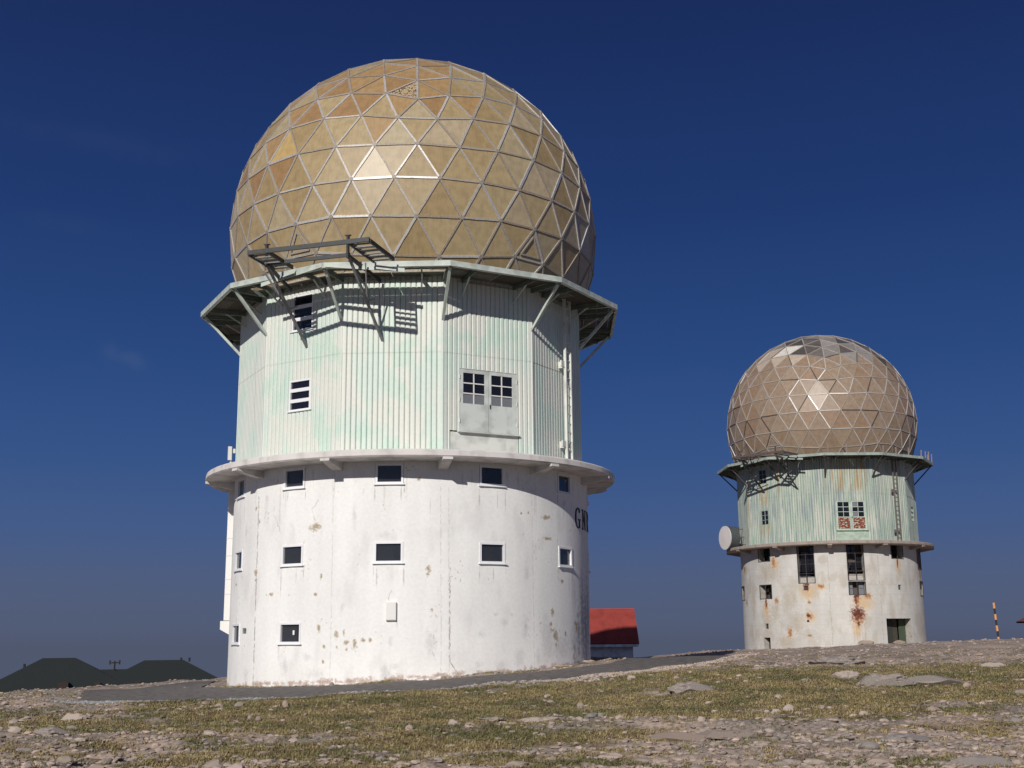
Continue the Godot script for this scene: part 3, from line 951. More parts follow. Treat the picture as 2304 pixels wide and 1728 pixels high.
func radar_tower(label: String, at: Vector3, turn: float, alpha: float, beta: float, old: bool) -> Node3D:
	var tower := thing("radar_tower", label, "radar tower", at, turn)
	var to_cam := (tower.transform.affine_inverse() * Vector3.ZERO) - Vector3(0, H_DOME + Y0, 0)
	to_cam = to_cam.normalized()
	# --- concrete drum
	var ops := []
	if not old:
		for j in range(-1, 5):
			ops.append([15.0 + 30.0 * j, 0.84, 4.47, 5.09, 0.2])
			ops.append([15.0 + 30.0 * j, 0.86, 2.14, 2.77, 0.2])
		for j in [-1, 0]:
			ops.append([15.0 + 30.0 * j, 0.86, -0.16, 0.47, 0.2])
		ops.append([-7.3, 0.3, 0.16, 0.33, 0.2])
	else:
		ops = [[15.0, 1.1, 4.3, 5.2, 0.45], [45.0, 1.09, 2.76, 5.2, 0.45], [75.0, 1.09, 2.88, 5.2, 0.45], [75.0, 1.09, 1.96, 2.80, 0.35], [105.0, 1.1, 4.3, 5.2, 0.45], [135.0, 1.1, 3.7, 5.2, 0.45], [15.0, 1.12, 1.84, 2.75, 0.5], [-18.0, 1.1, 1.86, 2.79, 0.45], [105.0, 0.26, 2.28, 2.6, 0.3], [136.0, 1.1, 1.95, 2.9, 0.45], [103.0, 2.22, -1.8, 0.45, 0.75], [14.5, 0.3, -0.12, 0.22, 0.3], [14.0, 0.62, -1.9, -0.69, 0.5], [44.3, 0.16, 0.26, 0.4, 0.3], [44.3, 0.3, 2.3, 2.6, 0.12]]
	var rv := mk()
	var wall := put(round_wall(ops, rv), "concrete_wall", M.wall_old if old else M.wall, tower)
	put(rv, "window_reveals", M.reveal_old if old else M.reveal, wall).set_meta("kind", "stuff")
	# --- ring slab
	var ring := mk()
	var prof := [[5.6, H_RING], [R_RING - 0.05, H_RING - 0.01], [R_RING, H_RING - 0.05], [R_RING + 0.005, H_RING - 0.2], [R_RING - 0.04, H_RING - 0.245], [R_CONC - 0.1, H_RING - 0.245]]
	ring.set_smooth_group(0)
	for i in 120:
		for k in prof.size() - 1:
			ring.set_smooth_group(k)
			var d0 := 0.018 * nf.get_noise_2d(i % 120 * 40.0, 3.0)
			var d1 := 0.018 * nf.get_noise_2d((i + 1) % 120 * 40.0, 3.0)
			var pa: Array = prof[k]
			var pb: Array = prof[k + 1]
			var ka := 1.0 if k > 0 else 0.0
			var kb := 1.0 if k < prof.size() - 2 else 0.0
			var uva := Vector2(0.3 * i, pa[0] + pa[1])
			quad(ring, lp(3.0 * i, pb[0] + d0 * kb, pb[1]), lp(3.0 * i + 3, pb[0] + d1 * kb, pb[1]), lp(3.0 * i + 3, pa[0] + d1 * ka, pa[1]), lp(3.0 * i, pa[0] + d0 * ka, pa[1]), [uva, uva + Vector2(0.3, 0), uva + Vector2(0.3, 0.3), uva + Vector2(0, 0.3)])
	var slab := put(ring, "ring_slab", M.ring_old if old else M.ring, tower)
	for j in 12:
		var cb := mk()
		var b := frame_basis(30.0 * j)
		var hw := 0.15
		var y1 := H_RING - 0.24 + Y0
		var A := [b.z * 6.0 + Vector3.UP * (y1 - 0.26), b.z * 6.4 + Vector3.UP * (y1 - 0.19), b.z * 6.86 + Vector3.UP * (y1 - 0.08), b.z * (R_RING + 0.012) + Vector3.UP * (y1 - 0.07), b.z * (R_RING + 0.012) + Vector3.UP * (y1 + 0.0), b.z * 6.0 + Vector3.UP * (y1 + 0.0)]
		for k in 6:
			var p: Vector3 = A[k]
			var q: Vector3 = A[(k + 1) % 6]
			quad(cb, p - b.x * hw, p + b.x * hw, q + b.x * hw, q - b.x * hw)
		for k in range(1, 5):
			tri(cb, A[0] + b.x * hw, A[k] + b.x * hw, A[k + 1] + b.x * hw)
			tri(cb, A[0] - b.x * hw, A[k + 1] - b.x * hw, A[k] - b.x * hw)
		put(cb, "corbel", M.ring_old if old else M.ring, slab)
	# --- corrugated cladding
	var cut := {}
	if not old:
		cut[0] = [[-0.49, 0.39, 9.5, 10.69], [-0.51, 0.37, 6.93, 7.92]]
		cut[2] = [[-1.0, 1.0, 6.13, 8.09], [-1.33, 1.04, 5.3, 6.13]]
	else:
		cut[0] = [[-0.29, 0.41, 9.53, 10.5], [-0.29, 0.41, 6.76, 7.72]]
		cut[2] = [[-1.0, 1.0, 6.1, 8.02], [-1.05, 1.08, 5.3, 6.1]]
		cut[4] = [[-0.29, 0.51, 6.94, 7.92]]
	var hw2 := R_CLAD * sin(deg_to_rad(15.0))
	# foot flashing all round, then a rounded strip on each corner
	var fr := mk()
	for j in 12:
		quad(fr, fp(j, -hw2 - 0.02, 0.05, H_RING - 0.01), fp(j, hw2 + 0.02, 0.05, H_RING - 0.01), fp(j, hw2 + 0.02, 0.045, H_RING + 0.05), fp(j, -hw2 - 0.02, 0.045, H_RING + 0.05))
	var clad := put(fr, "cladding", M.clad_flat_old if old else M.clad_flat, tower)
	for j in 12:
		var cs := mk()
		var c0 := lp(30.0 * j, R_CLAD + 0.012, H_RING)
		var b := frame_basis(30.0 * j)
		for k in 6:
			var a0 := deg_to_rad(-60.0 + 20.0 * k)
			var a1 := deg_to_rad(-40.0 + 20.0 * k)
			var d0 := (b.x * sin(a0) + b.z * cos(a0)) * 0.05
			var d1 := (b.x * sin(a1) + b.z * cos(a1)) * 0.05
			var top := Vector3.UP * (10.98 - H_RING)
			quad(cs, c0 + d0, c0 + d1, c0 + d1 + top, c0 + d0 + top, [Vector2(j / 12.0, 1), Vector2(j / 12.0, 1), Vector2(j / 12.0, 0), Vector2(j / 12.0, 0)])
		put(cs, "corner_strip", M.clad_old if old else M.clad, clad)
	for j in 12:
		var os: Array = cut.get(j, [])
		for row in 2:
			for col in 3:
				var t0 := lerpf(-hw2 + 0.02, hw2 - 0.02, col / 3.0)
				var t1 := lerpf(-hw2 + 0.02, hw2 - 0.02, (col + 1) / 3.0)
				var s := sheet(j, t0, t1, 5.38 if row == 0 else 8.54, 8.58 if row == 0 else 11.0, 0.004 + 0.008 * row + 0.003 * (col % 2), os)
				put(s, "cladding_sheet", M.clad_old if old else M.clad, clad)
		for o in os:
			if o[2] < 6.0:
				continue
			# flashing round the opening closes the edge of the sheets
			var fl := mk()
			for e in [[o[0], o[2], o[0], o[3]], [o[1], o[2], o[1], o[3]], [o[0], o[2], o[1], o[2]], [o[0], o[3], o[1], o[3]]]:
				beam(fl, fp(j, e[0], -0.02, e[1]), fp(j, e[2], -0.02, e[3]), 0.02, 0.13, frame_basis(30.0 * j + 15.0).z)
			put(fl, "flashing", M.clad_flat_old if old else M.clad_flat, clad)
	# --- windows and doors of the cladding
	var bz := frame_basis(15.0)
	if not old:
		for w in cut[0]:
			window(tower, fp(0, (w[0] + w[1]) / 2, 0.03, (w[2] + w[3]) / 2), bz, w[1] - w[0], w[3] - w[2], 0.055, [], [-(w[3] - w[2]) * 0.17, (w[3] - w[2]) * 0.17], 0.11, M.white_frame, M.glass, 0.08, true, "louvre_window")
	else:
		for w in cut[0]:
			window(tower, fp(0, (w[0] + w[1]) / 2, 0.02, (w[2] + w[3]) / 2), bz, w[1] - w[0], w[3] - w[2], 0.03, [0.0], [-0.16, 0.16], 0.025, M.steel_old, M.glass_dark, 0.07, false)
		var w4: Array = cut[4][0]
		window(tower, fp(4, (w4[0] + w4[1]) / 2, 0.02, (w4[2] + w4[3]) / 2), frame_basis(135.0), w4[1] - w4[0], w4[3] - w4[2], 0.03, [0.0], [-0.16, 0.16], 0.025, M.steel_old, M.glass_dark, 0.07, false)
	var bd := frame_basis(75.0)
	for side in 2:
		var x0 := -0.985 if side == 0 else 0.006
		var x1 := -0.006 if side == 0 else 0.985
		var gx0 := -0.87 if side == 0 else 0.10
		var gx1 := -0.13 if side == 0 else 0.84
		var low := 6.15
		var high := 8.07
		var g0 := 7.0
		var g1 := 7.96
		if old:
			low -= 0.03
			high -= 0.06
		var dl := mk()
		var zc := 0.012
		var DB := func(a: float, b2: float, c2: float, d2: float) -> void:
			obox(dl, fp(2, (a + b2) / 2, zc, (c2 + d2) / 2), bd.x * (b2 - a) / 2, Vector3.UP * (d2 - c2) / 2, bd.z * 0.025)
		DB.call(x0, x1, low, g0)
		DB.call(x0, x1, g1, high)
		DB.call(x0, gx0, g0, g1)
		DB.call(gx1, x1, g0, g1)
		var leaf := put(dl, "door", M.door_old if old else M.door, tower)
		if old:
			var rp := mk()
			quad(rp, fp(2, x0 + 0.1, zc + 0.028, low + 0.1), fp(2, x1 - 0.1, zc + 0.028, low + 0.1), fp(2, x1 - 0.1, zc + 0.028, g0 - 0.05), fp(2, x0 + 0.1, zc + 0.028, g0 - 0.05), [Vector2(0.5 * side, 1), Vector2(0.5 * side + 0.5, 1), Vector2(0.5 * side + 0.5, 0), Vector2(0.5 * side, 0)])
			var rpo := put(rp, "rusted_panel", M.rust_panel, leaf)
			rpo.set_meta("label", "lower door panel with red-brown rust breaking through pale paint")
		var mt := mk()
		beam(mt, fp(2, (gx0 + gx1) / 2, zc, g0), fp(2, (gx0 + gx1) / 2, zc, g1), 0.035, 0.03, bd.z)
		for k in [1, 2]:
			beam(mt, fp(2, gx0, zc + 0.004, lerpf(g0, g1, k / 3.0)), fp(2, gx1, zc + 0.004, lerpf(g0, g1, k / 3.0)), 0.035, 0.03, bd.z)
		put(mt, "glazing_bars", M.door_old if old else M.white_paint, leaf)
		for i in 2:
			for k in 3:
				var pa := mk()
				obox(pa, fp(2, lerpf(gx0, gx1, (i + 0.5) / 2.0), zc - 0.008, lerpf(g0, g1, (k + 0.5) / 3.0)), bd.x * (gx1 - gx0) / 4, Vector3.UP * (g1 - g0) / 6, bd.z * 0.003)
				var gl: Material = M.glass_dark
				if not old and k == 0:
					gl = M.glass_dusty
				if old and side == 1 and i == 0 and k != 1:
					gl = M.glass_dusty
				put(pa, "pane", gl, leaf)
		for h in [low + 0.3, (low + high) / 2, high - 0.25]:
			var hg := mk()
			var hx := x0 - 0.01 if side == 0 else x1 + 0.01
			beam(hg, fp(2, hx, 0.05, h - 0.06), fp(2, hx, 0.05, h + 0.06), 0.03, 0.03)
			put(hg, "hinge", M.door_old if old else M.door, leaf)
		if side == 1:
			var hd := mk()
			beam(hd, fp(2, 0.05, 0.06, 6.9), fp(2, 0.05, 0.06, 7.02), 0.025, 0.03)
			put(hd, "handle", M.gantry, leaf)
	var th := mk()
	beam(th, fp(2, -1.06, 0.05, 6.11), fp(2, 1.06, 0.05, 6.11), 0.16, 0.035)
	put(th, "threshold", M.clad_flat_old if old else M.clad_flat, tower)
	var pn := mk()
	obox(pn, fp(2, -0.14 if not old else 0.0, -0.005, 5.75), bd.x * 1.185, Vector3.UP * 0.345, bd.z * 0.02)
	put(pn, "threshold_panel", M.clad_flat_old if old else M.clad_flat, tower)
	# dark shell behind the glazing; the dimness inside is put into its colour
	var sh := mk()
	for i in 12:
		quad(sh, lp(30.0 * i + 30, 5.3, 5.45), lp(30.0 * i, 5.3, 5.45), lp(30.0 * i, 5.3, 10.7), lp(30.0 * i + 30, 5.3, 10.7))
	put(sh, "dim_inner_shell", M.dim_inside, tower)
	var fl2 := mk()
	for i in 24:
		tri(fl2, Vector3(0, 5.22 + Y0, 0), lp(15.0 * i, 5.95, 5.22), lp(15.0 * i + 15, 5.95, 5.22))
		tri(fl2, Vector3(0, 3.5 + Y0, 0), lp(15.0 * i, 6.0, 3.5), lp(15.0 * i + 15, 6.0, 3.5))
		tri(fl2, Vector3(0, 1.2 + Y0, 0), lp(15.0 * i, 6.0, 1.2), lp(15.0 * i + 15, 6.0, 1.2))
	put(fl2, "storey_floors", M.dim_inside, tower)
	# --- ladder
	var ld := mk()
	var lm: Material = M.ladder_old if old else M.clad_flat
	for t in [0.12, 0.46]:
		beam(ld, fp(3, t, 0.30, 5.42), fp(3, t, 0.30, 11.0), 0.05, 0.09, frame_basis(105.0).z)
	var lad := put(ld, "ladder", lm, tower)
	for k in 18:
		var rg := mk()
		tube(rg, fp(3, 0.13, 0.30, 5.6 + 0.3 * k), fp(3, 0.45, 0.30, 5.6 + 0.3 * k), 0.014, 0.014, 6)
		put(rg, "rung", lm, lad)
	for h in [8.75, 6.09]:
		var br := mk()
		beam(br, fp(3, 0.12, 0.0, h), fp(3, 0.12, 0.34, h), 0.02, 0.22)
		beam(br, fp(3, 0.46, 0.0, h), fp(3, 0.46, 0.34, h), 0.02, 0.16)
		beam(br, fp(3, -0.12, 0.27, h), fp(3, 0.14, 0.27, h), 0.05, 0.2)
		put(br, "bracket", lm, lad)
	# --- windows of the drum
	if not old:
		for o in ops:
			var b := frame_basis(o[0])
			if o[1] < 0.5:
				var v := mk()
				for k in 4:
					obox(v, lp(o[0], R_CONC - 0.03, o[2] + 0.03 + 0.04 * k), b.x * 0.145, Vector3.UP * 0.008, b.z * 0.02)
				put(v, "vent_grille", M.steel_old, tower)
				continue
			var wd := window(tower, lp(o[0], R_CONC - 0.012, (o[2] + o[3]) / 2), b, o[1], o[3] - o[2], 0.065, [], [], 0.03, M.white_frame, M.glass_blue, 0.09)
			var ln := mk()
			var part := rng.randf_range(0.12, 0.3)
			obox(ln, lp(o[0], R_CONC - 0.16, (o[2] + o[3]) / 2) + b.x * (-0.42 + part), b.x * part, Vector3.UP * 0.3, b.z * 0.01)
			put(ln, "blind_or_dim_backing", [M.dim_inside, M.curtain, M.curtain2][rng.randi() % 3], wd)
			if o[0] == 15.0 and o[2] < 0.0:
				var nt := mk()
				obox(nt, lp(o[0], R_CONC - 0.054, 0.17) + b.x * 0.1, b.x * 0.035, Vector3.UP * 0.065, b.z * 0.003)
				put(nt, "notice", M.white_frame, wd)
	else:
		for o in ops:
			var b := frame_basis(o[0])
			var hh: float = (o[3] - o[2]) / 2
			var mid: Vector3 = lp(o[0], sqrt(R_CONC * R_CONC - o[1] * o[1] / 4.0), (o[2] + o[3]) / 2)
			if o[1] < 0.5:
				var vt := mk()
				obox(vt, mid + b.z * -0.1, b.x * o[1] / 2, Vector3.UP * hh, b.z * 0.01)
				var vp := put(vt, "vent", M.dim_inside, tower)
				var vf := mk()
				beam(vf, mid + Vector3.DOWN * hh + b.z * -0.02, mid + Vector3.UP * hh + b.z * -0.02, 0.02, 0.02)
				put(vf, "bar", M.steel_rust, vp)
				continue
			if o[1] > 2.0:
				# garage doorway with a dark sliding door
				var gd := mk()
				obox(gd, mid + b.z * -0.68 + b.x * -0.3, b.x * 0.8, Vector3.UP * hh, b.z * 0.03)
				var gdo := put(gd, "garage_door", M.garage, tower)
				for k in 4:
					var pk := mk()
					obox(pk, mid + b.z * -0.64 + b.x * (-1.0 + 0.42 * k), b.x * 0.19, Vector3.UP * (hh - 0.02), b.z * 0.014)
					put(pk, "board", M.garage if k % 2 == 0 else M.garage2, gdo)
				var pt := mk()
				for k in 5:
					obox(pt, mid + b.z * -0.622 + b.x * (-0.52 + 0.05 * rng.randf()) + Vector3.UP * (0.5 - 0.28 * k), b.x * (0.03 + 0.04 * rng.randf()), Vector3.UP * 0.12, b.z * 0.004)
				put(pt, "flaked_paint", M.flaked, gdo)
				var sp := mk()
				obox(sp, mid + b.z * -0.55 + b.x * 0.82, b.x * 0.29, Vector3.UP * hh, b.z * 0.03)
				put(sp, "side_panel", M.garage_green, gdo)
				continue
			if o[2] < -1.0:
				var sd := mk()
				obox(sd, mid + b.z * -0.44, b.x * o[1] / 2, Vector3.UP * hh, b.z * 0.02)
				var sdo := put(sd, "side_door", M.garage2, tower)
				var fk := mk()
				for k in 6:
					obox(fk, mid + b.z * -0.415 + b.x * (0.06 + 0.12 * rng.randf()) + Vector3.UP * (0.3 - 0.16 * k), b.x * 0.05, Vector3.UP * 0.07, b.z * 0.003)
				put(fk, "flaked_paint", M.flaked, sdo)
				continue
			# steel cage in the mouth of the opening
			var cg := mk()
			var w: float = o[1]
			for e in [[-w / 2, -hh, -w / 2, hh], [w / 2, -hh, w / 2, hh], [-w / 2, -hh, w / 2, -hh], [-w / 2, hh, w / 2, hh], [0.0, -hh, 0.0, hh]]:
				beam(cg, mid + b.x * e[0] + Vector3.UP * e[1] + b.z * 0.02, mid + b.x * e[2] + Vector3.UP * e[3] + b.z * 0.02, 0.035, 0.035)
			if hh > 0.8:
				for k in 3:
					var y := -hh + 2.0 * hh * (k + 1) / 4.0
					beam(cg, mid + b.x * -w / 2 + Vector3.UP * y, mid + b.x * w / 2 + Vector3.UP * y, 0.02, 0.02)
				beam(cg, mid + b.x * -w / 2 + Vector3.UP * -hh * 0.6, mid + b.x * -w * 0.3 + Vector3.UP * 0.2, 0.02, 0.02)
			var cgo := put(cg, "window_cage", M.steel_rust, tower)
			# glazing set far back
			var bz2: Vector3 = b.z * (-o[4] + 0.02)
			var xs := [-w / 2 + 0.02, -w / 6, w / 6, w / 2 - 0.02]
			var rows := 2 if hh < 0.8 else 5
			var sill := 0.0 if hh < 0.8 else 0.42
			for i in 3:
				for k in rows:
					var y0 := lerpf(-hh + sill, hh, float(k) / rows)
					var y1 := lerpf(-hh + sill, hh, float(k + 1) / rows)
					if rng.randf() < 0.25:
						continue
					var pa := mk()
					obox(pa, mid + bz2 + b.x * (xs[i] + xs[i + 1]) / 2 + Vector3.UP * (y0 + y1) / 2, b.x * ((xs[i + 1] - xs[i]) / 2 - 0.012), Vector3.UP * ((y1 - y0) / 2 - 0.012), b.z * 0.004)
					put(pa, "pane", M.glass_dark if not (o[2] > 1.9 and o[3] < 2.85) else M.glass_dusty, cgo)
			if sill > 0.0:
				var sl := mk()
				obox(sl, mid + bz2 + Vector3.UP * (-hh + sill / 2), b.x * w / 2, Vector3.UP * sill / 2, b.z * 0.02)
				put(sl, "parapet", M.reveal_old, cgo)
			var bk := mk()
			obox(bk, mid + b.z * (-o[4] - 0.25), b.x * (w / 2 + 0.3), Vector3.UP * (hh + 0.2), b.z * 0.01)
			put(bk, "blind_or_dim_backing", M.dim_inside_old, cgo)  # backing sheet; the dim interior is painted as its dark brown
	platform(tower, old, 1)
	radome(tower, beta, alpha, to_cam, old)
	return tower

func hatch(tower: Node3D, beta: float, alpha: float, a: float, lat: float, old: bool) -> void:
	# framed triangular access hatch in one panel of the radome
	var want := Vector3(cos(deg_to_rad(lat)) * sin(deg_to_rad(a - alpha)), sin(deg_to_rad(lat)), cos(deg_to_rad(lat)) * cos(deg_to_rad(a - alpha)))
	var best := []
	var near := -2.0
	for t in geodesic(beta):
		var d: float = ((t[0] + t[1] + t[2]) / 3.0).normalized().dot(want)
		if d > near:
			near = d
			best = t
	var c := Vector3(0, H_DOME + Y0, 0)
	var ce: Vector3 = (best[0] + best[1] + best[2]) / 3.0 * R_DOME
	var n := ce.normalized()
	var st := mk()
	var v := []
	for q in best:
		v.append(c + (ce + (q * R_DOME - ce) * 0.62) + n * 0.02)
	for k in 3:
		beam(st, v[k], v[(k + 1) % 3], 0.05, 0.05, n)
	var o := put(st, "hatch_frame", M.batten[0], tower.get_node("radome"))
	o.set_meta("label", "raised triangular hatch frame on the radome shell")

func rock_mesh(sd: int, sub: int, rough: float, squash: float) -> ArrayMesh:
	var r := RandomNumberGenerator.new()
	r.seed = sd
	var n := FastNoiseLite.new()
	n.seed = sd
	n.frequency = 0.9
	var t := (1.0 + sqrt(5.0)) / 2.0
	var vs := [Vector3(-1, t, 0), Vector3(1, t, 0), Vector3(-1, -t, 0), Vector3(1, -t, 0), Vector3(0, -1, t), Vector3(0, 1, t), Vector3(0, -1, -t), Vector3(0, 1, -t), Vector3(t, 0, -1), Vector3(t, 0, 1), Vector3(-t, 0, -1), Vector3(-t, 0, 1)]
	var fs := [[0, 11, 5], [0, 5, 1], [0, 1, 7], [0, 7, 10], [0, 10, 11], [1, 5, 9], [5, 11, 4], [11, 10, 2], [10, 7, 6], [7, 1, 8], [3, 9, 4], [3, 4, 2], [3, 2, 6], [3, 6, 8], [3, 8, 9], [4, 9, 5], [2, 4, 11], [6, 2, 10], [8, 6, 7], [9, 8, 1]]
	var tris := []
	for f in fs:
		tris.append([vs[f[0]].normalized(), vs[f[1]].normalized(), vs[f[2]].normalized()])
	for s in sub:
		var nx := []
		for q in tris:
			var a: Vector3 = (q[0] + q[1]).normalized()
			var b: Vector3 = (q[1] + q[2]).normalized()
			var c: Vector3 = (q[2] + q[0]).normalized()
			nx.append_array([[q[0], a, c], [a, q[1], b], [c, b, q[2]], [a, b, c]])
		tris = nx
	# a few random cleavage planes make the facets of broken granite
	var cuts := []
	for i in 7:
		cuts.append([Vector3(r.randfn(), r.randfn() * 0.8, r.randfn()).normalized(), 0.62 + 0.25 * r.randf()])
	var st := mk()
	var P := func(p: Vector3) -> Vector3:
		var q := p * (1.0 + rough * n.get_noise_3dv(p * 1.6) + rough * 0.5 * n.get_noise_3dv(p * 5.0))
		for k in cuts:
			var d: float = q.dot(k[0]) - k[1]
			if d > 0:
				q -= k[0] * d
		return Vector3(q.x * 0.5, q.y * 0.5 * squash, q.z * 0.5)
	for q in tris:
		tri(st, P.call(q[0]), P.call(q[1]), P.call(q[2]))
	st.generate_normals()
	return st.commit()

func tuft_mesh(sd: int, blades: int, tall: float, spread: float) -> ArrayMesh:
	var r := RandomNumberGenerator.new()
	r.seed = sd
	var st := mk()
	for i in blades:
		var a := r.randf() * TAU
		var o := Vector3(cos(a), 0, sin(a)) * spread * sqrt(r.randf())
		var d := Vector3(r.randfn(), 0, r.randfn()).normalized()
		var side := Vector3(-d.z, 0, d.x) * (0.004 + 0.004 * r.randf())
		var h := tall * (0.5 + 0.7 * r.randf())
		var m := o + d * h * 0.25 + Vector3.UP * h * 0.6
		var e := o + d * h * (0.6 + 0.5 * r.randf()) + Vector3.UP * h * (0.75 + 0.25 * r.randf())
		quad(st, o - side, o + side, m + side * 0.8, m - side * 0.8)
		tri(st, m - side * 0.8, m + side * 0.8, e)
	st.generate_normals()
	return st.commit()

func scatter(called: String, mesh: Mesh, m: Material, xf: Array, cols: Array, label: String, category: String) -> void:
	var mm := MultiMesh.new()
	mm.transform_format = MultiMesh.TRANSFORM_3D
	mm.use_colors = true
	mm.mesh = mesh
	mm.instance_count = xf.size()
	for i in xf.size():
		mm.set_instance_transform(i, xf[i])
		mm.set_instance_color(i, cols[i])
	var o := MultiMeshInstance3D.new()
	o.multimesh = mm
	o.material_override = m
	o.name = numbered(called)
	add_child(o, true)
	o.set_meta("kind", "stuff")
	tag(o, label, category)

func surface(x: float, z: float) -> float:
	return smooth_height(x, z) + rough_height(x, z, off_road(x, z))

func hip_roof(st: SurfaceTool, x0: float, x1: float, z0: float, z1: float, y0: float, y1: float, ridge: float) -> void:
	var mx := (x0 + x1) / 2
	var mz := (z0 + z1) / 2
	var a := Vector3(x0, y0, z1)
	var b := Vector3(x1, y0, z1)
	var c := Vector3(x1, y0, z0)
	var d := Vector3(x0, y0, z0)
	var p := Vector3(mx - ridge / 2, y1, mz)
	var q := Vector3(mx + ridge / 2, y1, mz)
	quad(st, a, b, q, p)
	quad(st, c, d, p, q)
	tri(st, b, c, q)
	tri(st, d, a, p)
	quad(st, d, c, b, a)

func materials() -> void:
	var soft := grain_image(256, 0.012, 0.80, 1.12, 5)
	var fine := grain_image(256, 0.05, 0.72, 1.15, 8)
	var mottle := streaked_image()
	M.wall = flat(Color.WHITE, 0.9)
	M.wall.albedo_texture = ImageTexture.create_from_image(white_wall_map())
	M.wall_old = flat(Color.WHITE, 0.92)
	M.wall_old.albedo_texture = ImageTexture.create_from_image(grey_wall_map())
	for m in [M.wall, M.wall_old]:
		m.texture_repeat = false
	M.reveal = flat(lin(0.62, 0.61, 0.60), 0.9)
	M.reveal_old = grained(lin(0.42, 0.40, 0.37), soft, 0.9, 0.95)
	M.ring = grained(lin(0.66, 0.63, 0.61), soft, 0.45, 0.92)
	M.ring_old = grained(lin(0.34, 0.285, 0.25), soft, 0.6, 0.95)
	M.clad = flat(Color(0.955, 0.96, 0.955), 0.5)
	M.clad.albedo_texture = ImageTexture.create_from_image(clad_map(false))
	M.clad_old = flat(Color(0.94, 0.95, 0.94), 0.6)
	M.clad_old.albedo_texture = ImageTexture.create_from_image(clad_map(true))
	M.clad_flat = grained(lin(0.68, 0.70, 0.65), soft, 0.5, 0.55)
	M.clad_flat_old = grained(lin(0.40, 0.50, 0.41), soft, 0.6, 0.65)
	M.door = grained(lin(0.60, 0.64, 0.61), soft, 0.5, 0.5)
	M.door_old = grained(lin(0.46, 0.55, 0.47), soft, 0.5, 0.6)
	M.white_paint = flat(lin(0.72, 0.72, 0.69), 0.5)
	M.white_frame = flat(lin(0.78, 0.79, 0.81), 0.35)
	M.rust_panel = flat(Color.WHITE, 0.85)
	M.rust_panel.albedo_texture = rust_map()
	M.steel = grained(lin(0.52, 0.58, 0.53), soft, 0.7, 0.55)
	M.steel_old = grained(lin(0.34, 0.40, 0.36), soft, 0.7, 0.7)
	M.steel_rust = grained(lin(0.075, 0.062, 0.062), fine, 0.9, 0.8)
	M.steel_pink = grained(lin(0.36, 0.28, 0.26), fine, 1.2, 0.8)
	M.ladder_old = grained(lin(0.17, 0.15, 0.14), fine, 1.2, 0.75)
	M.gantry = grained(lin(0.05, 0.053, 0.057), soft, 1.0, 0.55, 0.2)
	M.gantry_light = grained(lin(0.25, 0.255, 0.26), soft, 1.0, 0.5, 0.2)
	M.gantry_old = grained(lin(0.10, 0.085, 0.08), fine, 1.0, 0.75)
	M.deck = [grained(lin(0.13, 0.115, 0.09), fine, 0.7, 0.8), grained(lin(0.09, 0.075, 0.06), fine, 0.7, 0.85), grained(lin(0.17, 0.175, 0.145), fine, 0.7, 0.8)]
	M.joist = grained(lin(0.15, 0.185, 0.155), fine, 0.8, 0.7)
	M.dark_concrete = flat(lin(0.20, 0.19, 0.18), 0.95)
	M.dim_inside = flat(lin(0.05, 0.05, 0.052), 0.95)  # unlit inside of the towers, given as a near-black colour
	M.curtain = flat(lin(0.30, 0.29, 0.27), 0.95)
	M.curtain2 = flat(lin(0.16, 0.165, 0.17), 0.95)
	M.dim_inside_old = flat(lin(0.10, 0.08, 0.072), 0.95)  # brownish dimness behind the old panes, given as a colour
	M.garage = grained(lin(0.045, 0.05, 0.04), fine, 0.8, 0.8)
	M.garage2 = grained(lin(0.075, 0.065, 0.05), fine, 0.8, 0.85)
	M.garage_green = grained(lin(0.075, 0.10, 0.06), fine, 0.8, 0.8)
	M.flaked = flat(lin(0.55, 0.50, 0.40), 0.9)
	M.curb = grained(lin(0.42, 0.38, 0.30), fine, 0.8, 0.8)
	M.curb_old = grained(lin(0.30, 0.25, 0.21), fine, 0.8, 0.85)
	M.panel = []
	for c in [[0.375, 0.288, 0.158], [0.400, 0.316, 0.182], [0.340, 0.252, 0.130], [0.400, 0.332, 0.210], [0.365, 0.240, 0.115], [0.315, 0.195, 0.092], [0.480, 0.345, 0.150], [0.425, 0.350, 0.235], [0.47, 0.395, 0.29]]:
		M.panel.append(grained(lin(c[0], c[1], c[2]), mottle, 1.0, 0.42, 0.0, false))
	M.panel_torn = flat(lin(0.40, 0.31, 0.19), 0.6)
	var torn := Image.create(128, 128, false, Image.FORMAT_RGB8)
	for y in 128:
		for x in 128:
			var v := nf.get_noise_2d(x * 7.0, y * 7.0) + 0.5 * nz.get_noise_2d(x * 3.0, y * 3.0)
			torn.set_pixel(x, y, Color.WHITE.lerp(Color(0.34, 0.22, 0.12), smoothstep(0.16, 0.28, v)))
	torn.generate_mipmaps()
	M.panel_torn.albedo_texture = ImageTexture.create_from_image(torn)
	M.panel_old = []
	for c in [[0.285, 0.210, 0.152], [0.295, 0.220, 0.162], [0.268, 0.192, 0.135], [0.285, 0.195, 0.132], [0.310, 0.235, 0.175]]:
		M.panel_old.append(grained(lin(c[0], c[1], c[2]), mottle, 1.0, 0.42, 0.0, false))
	M.panel_grey = []
	for c in [[0.10, 0.09, 0.088], [0.17, 0.155, 0.15], [0.27, 0.25, 0.24], [0.34, 0.315, 0.305], [0.13, 0.115, 0.11]]:
		M.panel_grey.append(grained(lin(c[0], c[1], c[2]), mottle, 1.0, 0.38, 0.15, false))
	M.panel_bare_glint = [grained(lin(0.74, 0.71, 0.66), mottle, 1.0, 0.4, 0.1, false), grained(lin(0.52, 0.43, 0.35), mottle, 1.0, 0.4, 0.1, false)]  # bare sheets, the sun's reflection put into their pale colour
